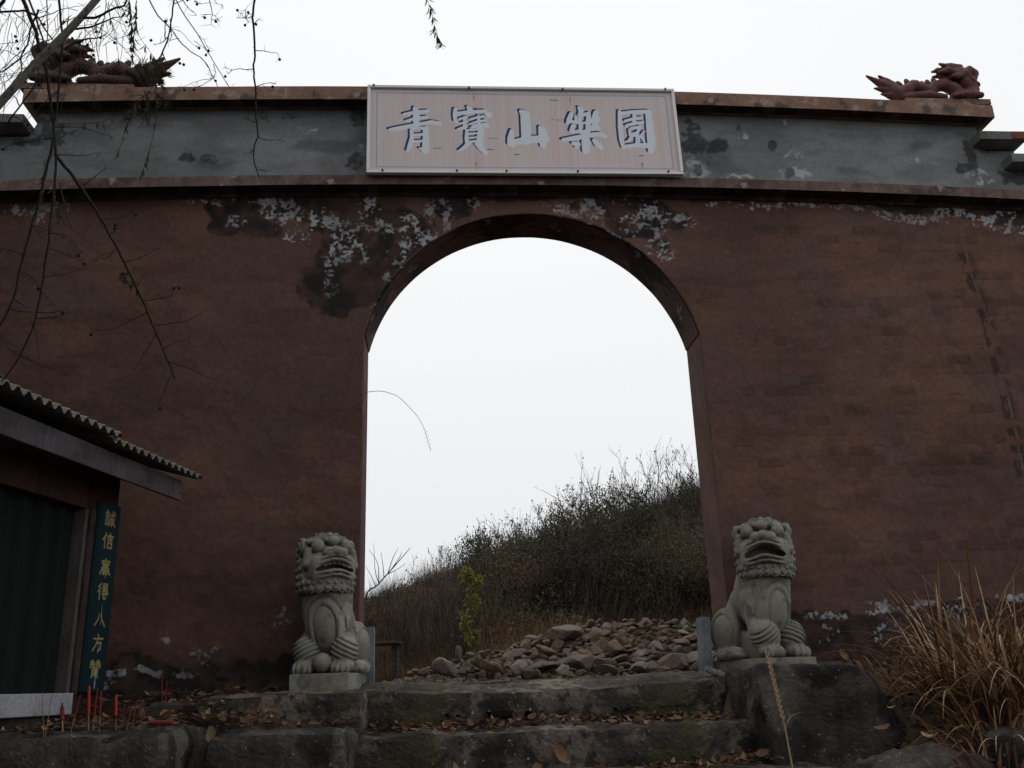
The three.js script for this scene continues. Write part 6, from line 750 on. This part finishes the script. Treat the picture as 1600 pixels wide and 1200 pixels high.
// ------------------------------------------------------------------ the bare tree whose branches hang into the picture
{
  const rnd = rng(31), Z0 = -4.3;
  const foot = V(-3.9, ground(-3.9, -4.2) - 0.1, -4.2), T = thing('bare_tree', 'bare tree at the upper left, branches hanging before the wall', 'tree', null, foot);
  const q = (px, py, z = Z0) => at(px, py, z).sub(foot);
  const poly = (list, z = Z0) => list.map(([x, y, dz]) => q(x, y, z + (dz ?? 0)));
  const join0 = q(-70, 235);
  part('trunk', limb([V(0, -0.1, 0), V(0.05, 0.9, 0.05), V(0.15, 1.7, 0.0), join0.clone().add(V(-0.12, -0.2, 0)), join0], 0.10, 0.034, { rad: 9 }), M.barkPale, T);
  part('limb', limb([join0, ...poly([[-20, 183], [60, 95], [110, 45], [150, 0], [215, -75], [330, -120]])], 0.0235, 0.016, { rad: 8 }), M.barkPale, T, 'thick pale limb crossing the upper left corner');
  part('limb', limb(poly([[150, 0], [215, -60], [400, -75], [560, -70], [690, -60]]), 0.018, 0.007, { rad: 6 }), M.bark, T);
  part('limb', limb([join0, ...poly([[-60, 60], [0, -40], [90, -60], [215, -66]])], 0.026, 0.012, { rad: 7 }), M.bark, T);
  const branches = [ // main line, r0, r1, z, side twigs
    [[[80, -60], [92, 0], [97, 64], [93, 120], [90, 160], [84, 200]], 0.008, 0.005, -4.5, [[[95, 40], [110, 30], [131, 22]], [[96, 70], [60, 95], [30, 120]], [[92, 140], [70, 160], [40, 190]]]],
    [[[25, -50], [37, 0], [55, 46], [60, 70], [73, 110], [79, 165], [84, 200], [88, 250], [85, 290], [78, 359], [68, 432], [54, 501], [32, 555], [3, 596]], 0.012, 0.0035, -4.5, [[[79, 364], [104, 369], [127, 394]], [[79, 388], [110, 400], [127, 407]], [[69, 432], [92, 430], [127, 421]], [[58, 497], [88, 495], [124, 482]], [[58, 488], [80, 488], [104, 483]], [[33, 556], [66, 571], [105, 582]], [[60, 60], [80, 62], [100, 30]], [[62, 452], [75, 465], [84, 478]], [[84, 198], [130, 200], [175, 215]], [[90, 242], [125, 243], [155, 239]], [[86, 216], [60, 218], [10, 228]], [[50, 505], [56, 520], [62, 560]], [[32, 555], [15, 545], [0, 525]]]],
    [[[83, 219], [72, 269], [57, 327], [35, 407], [19, 470], [0, 508], [-30, 545]], 0.008, 0.0035, -4.4, [[[35, 398], [15, 390], [-5, 386]], [[16, 484], [40, 487], [68, 488]], [[22, 466], [36, 478], [43, 480]], [[34, 425], [50, 432], [60, 445]], [[50, 350], [66, 372], [70, 362]], [[54, 352], [80, 362], [100, 372]]]],
    [[[86, 240], [117, 280], [142, 315], [164, 353], [196, 413], [221, 467], [244, 520], [263, 565], [273, 592]], 0.009, 0.0035, -4.6, [[[267, 585], [258, 608], [247, 632]], [[263, 565], [300, 577], [322, 588], [342, 594]], [[225, 470], [255, 465], [269, 460], [273, 449]], [[196, 410], [220, 402], [247, 388]], [[161, 343], [185, 340], [207, 331]], [[229, 489], [205, 500], [178, 513], [149, 517]], [[242, 508], [275, 504], [300, 498], [320, 486]], [[256, 545], [272, 536], [296, 529]], [[244, 522], [230, 545], [212, 575]], [[180, 390], [168, 402], [150, 406]], [[172, 365], [182, 358], [184, 352]], [[205, 440], [215, 446], [224, 430]], [[200, 425], [192, 440], [200, 442]], [[93, 285], [108, 350], [130, 372], [160, 398]], [[130, 290], [150, 275], [165, 262]]]],
    [[[410, -75], [397, 0], [395, 27], [398, 79], [396, 108], [399, 136], [400, 183], [403, 213], [397, 231], [398, 256], [406, 278]], 0.0075, 0.003, -4.6, [[[398, 79], [414, 80], [424, 82], [433, 83], [437, 92]], [[396, 108], [383, 109], [375, 107], [363, 109], [352, 105]], [[363, 109], [357, 115]], [[400, 136], [410, 132], [421, 129], [431, 131]], [[395, 25], [384, 28], [376, 20]], [[384, 28], [373, 28]], [[384, 28], [388, 35]], [[384, 28], [384, 15]], [[384, 28], [388, 22]], [[400, 191], [390, 187], [387, 178]], [[403, 215], [420, 219], [437, 218]], [[398, 168], [404, 168], [407, 166]], [[404, 265], [412, 266], [418, 268]], [[397, 38], [401, 33], [404, 30]], [[398, 231], [394, 236], [392, 240]]]],
    [[[255, -70], [275, 0], [310, 55], [335, 99], [359, 137]], 0.004, 0.002, -5.0, [[[333, 100], [337, 113], [333, 122]], [[310, 55], [318, 62], [325, 75]]]],
    [[[205, -60], [240, 13], [266, 44], [291, 75], [319, 95], [333, 121], [340, 136]], 0.0045, 0.002, -5.0, [[[266, 44], [283, 50], [294, 62], [305, 72]], [[333, 122], [308, 127], [284, 136]], [[333, 122], [315, 133], [306, 136]], [[319, 95], [327, 108], [331, 118]], [[303, 64], [318, 74], [325, 82]], [[280, 60], [262, 66], [250, 95]]]],
    [[[280, -60], [272, 0], [266, 44], [255, 79], [245, 97]], 0.006, 0.004, -4.9, [[[272, 6], [284, 1], [290, -4]], [[254, 83], [262, 100], [267, 110]], [[258, 60], [258, 40], [262, 30]], [[262, 58], [250, 68], [240, 69]], [[266, 30], [268, 55], [265, 64]]]],
    [[[320, -60], [328, 0], [331, 18], [330, 39]], 0.0035, 0.0015, -4.4, [[[331, 20], [336, 25], [340, 29]], [[330, 23], [324, 22], [320, 23]], [[328, 3], [315, 6], [303, 2]], [[334, -2], [340, 6], [347, 7]], [[331, 30], [336, 31], [340, 30]]]],
    [[[270, -40], [286, 0], [293, 11], [307, 24]], 0.0035, 0.0015, -4.4, []],
    [[[112, 45], [145, 41], [172, 30], [194, 25]], 0.007, 0.002, -4.35, [[[150, 40], [165, 50], [180, 62]], [[130, 43], [140, 55], [142, 66]]]],
    [[[125, 28], [154, 26], [176, 14], [191, 10], [198, 0], [204, -30]], 0.008, 0.004, -4.3, [[[160, 23], [150, 36], [146, 50]], [[185, 11], [200, 18], [204, 30]]]],
    [[[100, 78], [121, 66], [139, 60], [158, 58], [168, 51]], 0.006, 0.002, -4.4, [[[139, 60], [145, 75], [140, 92]], [[126, 64], [140, 50], [150, 45]], [[158, 58], [162, 62]]]],
    [[[-40, 25], [0, 19], [37, 17], [60, 28], [70, 46], [82, 62]], 0.007, 0.004, -4.5, [[[20, 18], [40, 35], [52, 55]], [[60, 28], [100, 14], [130, 8]]]],
    [[[60, 15], [49, 44], [42, 70], [33, 88], [33, 110], [20, 128]], 0.006, 0.003, -4.6, [[[40, 75], [20, 92], [0, 112]], [[34, 92], [20, 84], [0, 76]], [[33, 108], [45, 104], [60, 95]]]],
    [[[30, -40], [46, 0], [62, 46], [70, 73], [82, 100]], 0.007, 0.004, -4.7, []],
    [[[68, -50], [73, 0], [74, 55], [70, 80]], 0.004, 0.003, -4.8, []],
    [[[16, -20], [0, 10], [-20, 40]], 0.010, 0.008, -4.2, []],
    [[[-30, 245], [20, 180], [55, 130], [60, 100]], 0.005, 0.003, -4.5, [[[20, 180], [35, 190], [42, 200]], [[30, 165], [22, 150], [10, 146]]]],
    [[[-20, 120], [10, 108], [40, 84], [60, 76]], 0.004, 0.002, -4.8, []]];
  const spray = (p, z, n, L) => { const a = []; for (let i = 0; i < n; i++) { const an = rnd() * 6.3, b = p.clone().add(V(Math.cos(an) * L * (0.4 + rnd()), Math.sin(an) * L * (0.4 + rnd()), (rnd() - 0.5) * L)); a.push(limb([p, p.clone().lerp(b, 0.5).add(V((rnd() - 0.5) * L * 0.2, (rnd() - 0.5) * L * 0.2, 0)), b], 0.0014, 0.0008, { rad: 3, sub: 2 })); } return a; };
  const berry = new THREE.SphereGeometry(0.0085, 8, 6), berries = [];
  for (const [main, r0, r1, z, sides] of branches) {
    const P = poly(main, z), B = part('branch', limb(P, r0, r1, { rad: 6, jit: 0.006, rnd }), M.bark, T); 
    for (const s of sides) { const S = poly(s, z + (rnd() - 0.5) * 0.06); S[0] = poly([s[0]], z)[0]; const bits = [limb(S, Math.min(0.0038, r1 + 0.0005), 0.0014, { rad: 4, jit: 0.005, rnd })]; const e = S[S.length - 1]; bits.push(...spray(e, z, 3, 0.03)); if (S.length > 2) bits.push(...spray(S[1], z, 1, 0.04)); part('twig', join(bits), M.bark, B); if (rnd() < 0.45) berries.push(e.clone().add(V((rnd() - 0.5) * 0.04, -0.02, 0))); }
    const sp = []; for (let i = 0; i < 4; i++) sp.push(...spray(P[Math.floor(rnd() * P.length)], z, 1, 0.05)); part('twig', join(sp), M.bark, B);
  }
  for (const [x, y] of [[371, 16], [400, 38], [437, 93], [146, 86], [137, 70], [24, 57], [26, 64], [28, 76], [40, 128], [61, 133], [281, 99], [287, 101], [311, 75], [259, 33], [113, 60], [258, 34], [213, 28], [69, 38], [236, 63], [157, 59], [272, 450], [280, 450], [180, 352], [193, 428]]) berries.push(q(x, y, -4.5));
  berries.forEach((p) => part('berry', berry, M.bark, T).position.copy(p));
  // fine crossing twigs in the corner, too many to tell apart
  const fine = []; for (let i = 0; i < 130; i++) { const x = -10 + Math.pow(rnd(), 1.3) * 210, y = rnd() * 140 * (1 - x / 400), an = rnd() < 0.6 ? 0.9 + rnd() * 1.6 : rnd() * 6.3, L = 25 + rnd() * 70, z = -4.2 - rnd() * 1.4; fine.push(limb([q(x, y, z), q(x + Math.cos(an) * L * 0.35 + (rnd() - 0.5) * 8, y + Math.sin(an) * L * 0.35, z), q(x + Math.cos(an) * L * 0.7 + (rnd() - 0.5) * 10, y + Math.sin(an) * L * 0.7 + (rnd() - 0.5) * 6, z), q(x + Math.cos(an) * L, y + Math.sin(an) * L, z)], 0.0022, 0.001, { rad: 3, sub: 3 })); }
  part('twig', join(fine), M.bark, T).userData.kind = 'stuff';

  // leafy creeper strands hanging with the branches
  const vine = (lines, z, label, dens, r = 0.0022) => { const o = at(lines[0][0][0], lines[0][0][1], z), S = thing('hanging_vine', label, 'vine', null, o), st = [], lv = []; for (const L of lines) { const P = L.map(([x, y]) => at(x, y, z).sub(o)); st.push(limb(P, r, r * 0.6, { rad: 4, jit: 0.004, rnd })); const C = new THREE.CatmullRomCurve3(P); const n = Math.round(C.getLength() * dens); for (let i = 0; i < n; i++) { const p = C.getPoint(rnd()); for (let k = 0; k < 2; k++) { const g = leafGeo(0.035 + 0.03 * rnd(), 0.011, 0.3); g.rotateX(0.9 + rnd() * 0.8).rotateY(rnd() * 6.3).translate(p.x, p.y, p.z); lv.push(g); } } } part('stem', join(st), M.bark, S); part('foliage', join(lv), M.vineLeaf, S); return S; };
  vine([[[670, -40], [668, 0], [672, 10], [673, 16], [677, 28], [679, 40], [682, 52], [687, 64], [691, 72]]], -4.6, 'single leafy vine tip hanging alone left of the sign, against the sky', 44, 0.0016);
  vine([[[196, -50], [202, 0], [205, 35], [205, 70], [207, 103]], [[208, -40], [213, 0], [212, 30], [209, 60], [207, 90]]], -5.0, 'twin leafy vine strands hanging over the left dragon tail', 40);
  vine([[[175, -60], [185, 0], [200, 28], [216, 55], [246, 97]], [[160, -40], [165, 0], [174, 35], [181, 62], [187, 99]]], -5.2, 'thin leafy vine pair slanting down left of the twin strands', 14);
  vine([[[88, 194], [147, 192], [192, 178], [220, 160], [244, 128]], [[220, 160], [200, 190], [190, 225], [178, 250]], [[244, 130], [246, 170], [236, 225], [222, 270]]], -5.3, 'leafy creeper trailing down the grey parapet under the left dragon', 16);
  vine([[[70, 250], [66, 300], [60, 320]], [[66, 290], [82, 300], [90, 320], [98, 345]]], -5.0, 'short green creeper by the ledge at the far left', 30);
  vine([[[187, 425], [200, 440], [215, 452]]], -4.6, 'small green sprig caught on the long hanging branch', 60);
}
{ // evergreen tuft behind the tail of the left dragon
  const rnd = rng(63), o = at(236, 137, -7.15), S = thing('evergreen_tuft', 'dark feathery evergreen tuft on the coping at the left dragon tail', 'plant', null, V(o.x, 6.62 + bow(o.x), -7.15)); const st = [], lv = []; o.copy(S.position);
  for (const [a, b, c] of [[[236, 138], [222, 118], [205, 92]], [[236, 138], [230, 112], [222, 96]], [[236, 138], [244, 112], [250, 98]], [[238, 138], [252, 120], [262, 118]], [[230, 138], [215, 125], [200, 112]], [[240, 138], [250, 132], [258, 140]], [[225, 140], [232, 158], [228, 185]], [[240, 140], [250, 152], [262, 162]], [[236, 140], [215, 160], [200, 185]]]) { const P = [a, b, c].map(([x, y]) => at(x, y, y > 142 ? -6.92 : -7.1).sub(o)); st.push(limb(P, 0.006, 0.002, { rad: 4 })); const C = new THREE.CatmullRomCurve3(P); for (let i = 0; i < 60; i++) { const t = 0.25 + 0.75 * rnd(), p = C.getPoint(t), an = rnd() * 6.3, d = V(Math.cos(an), 0.5 - rnd(), Math.sin(an)).add(C.getTangent(t)); lv.push(blade(p, d, 0.05 + 0.05 * rnd(), 0.007, 0.1, rnd, 2)); } }
  part('stem', join(st), M.bark, S); part('foliage', join(lv), leafMat(0.06, 0.062, 0.035, 0.2), S);
}

renderer.render(scene, camera);
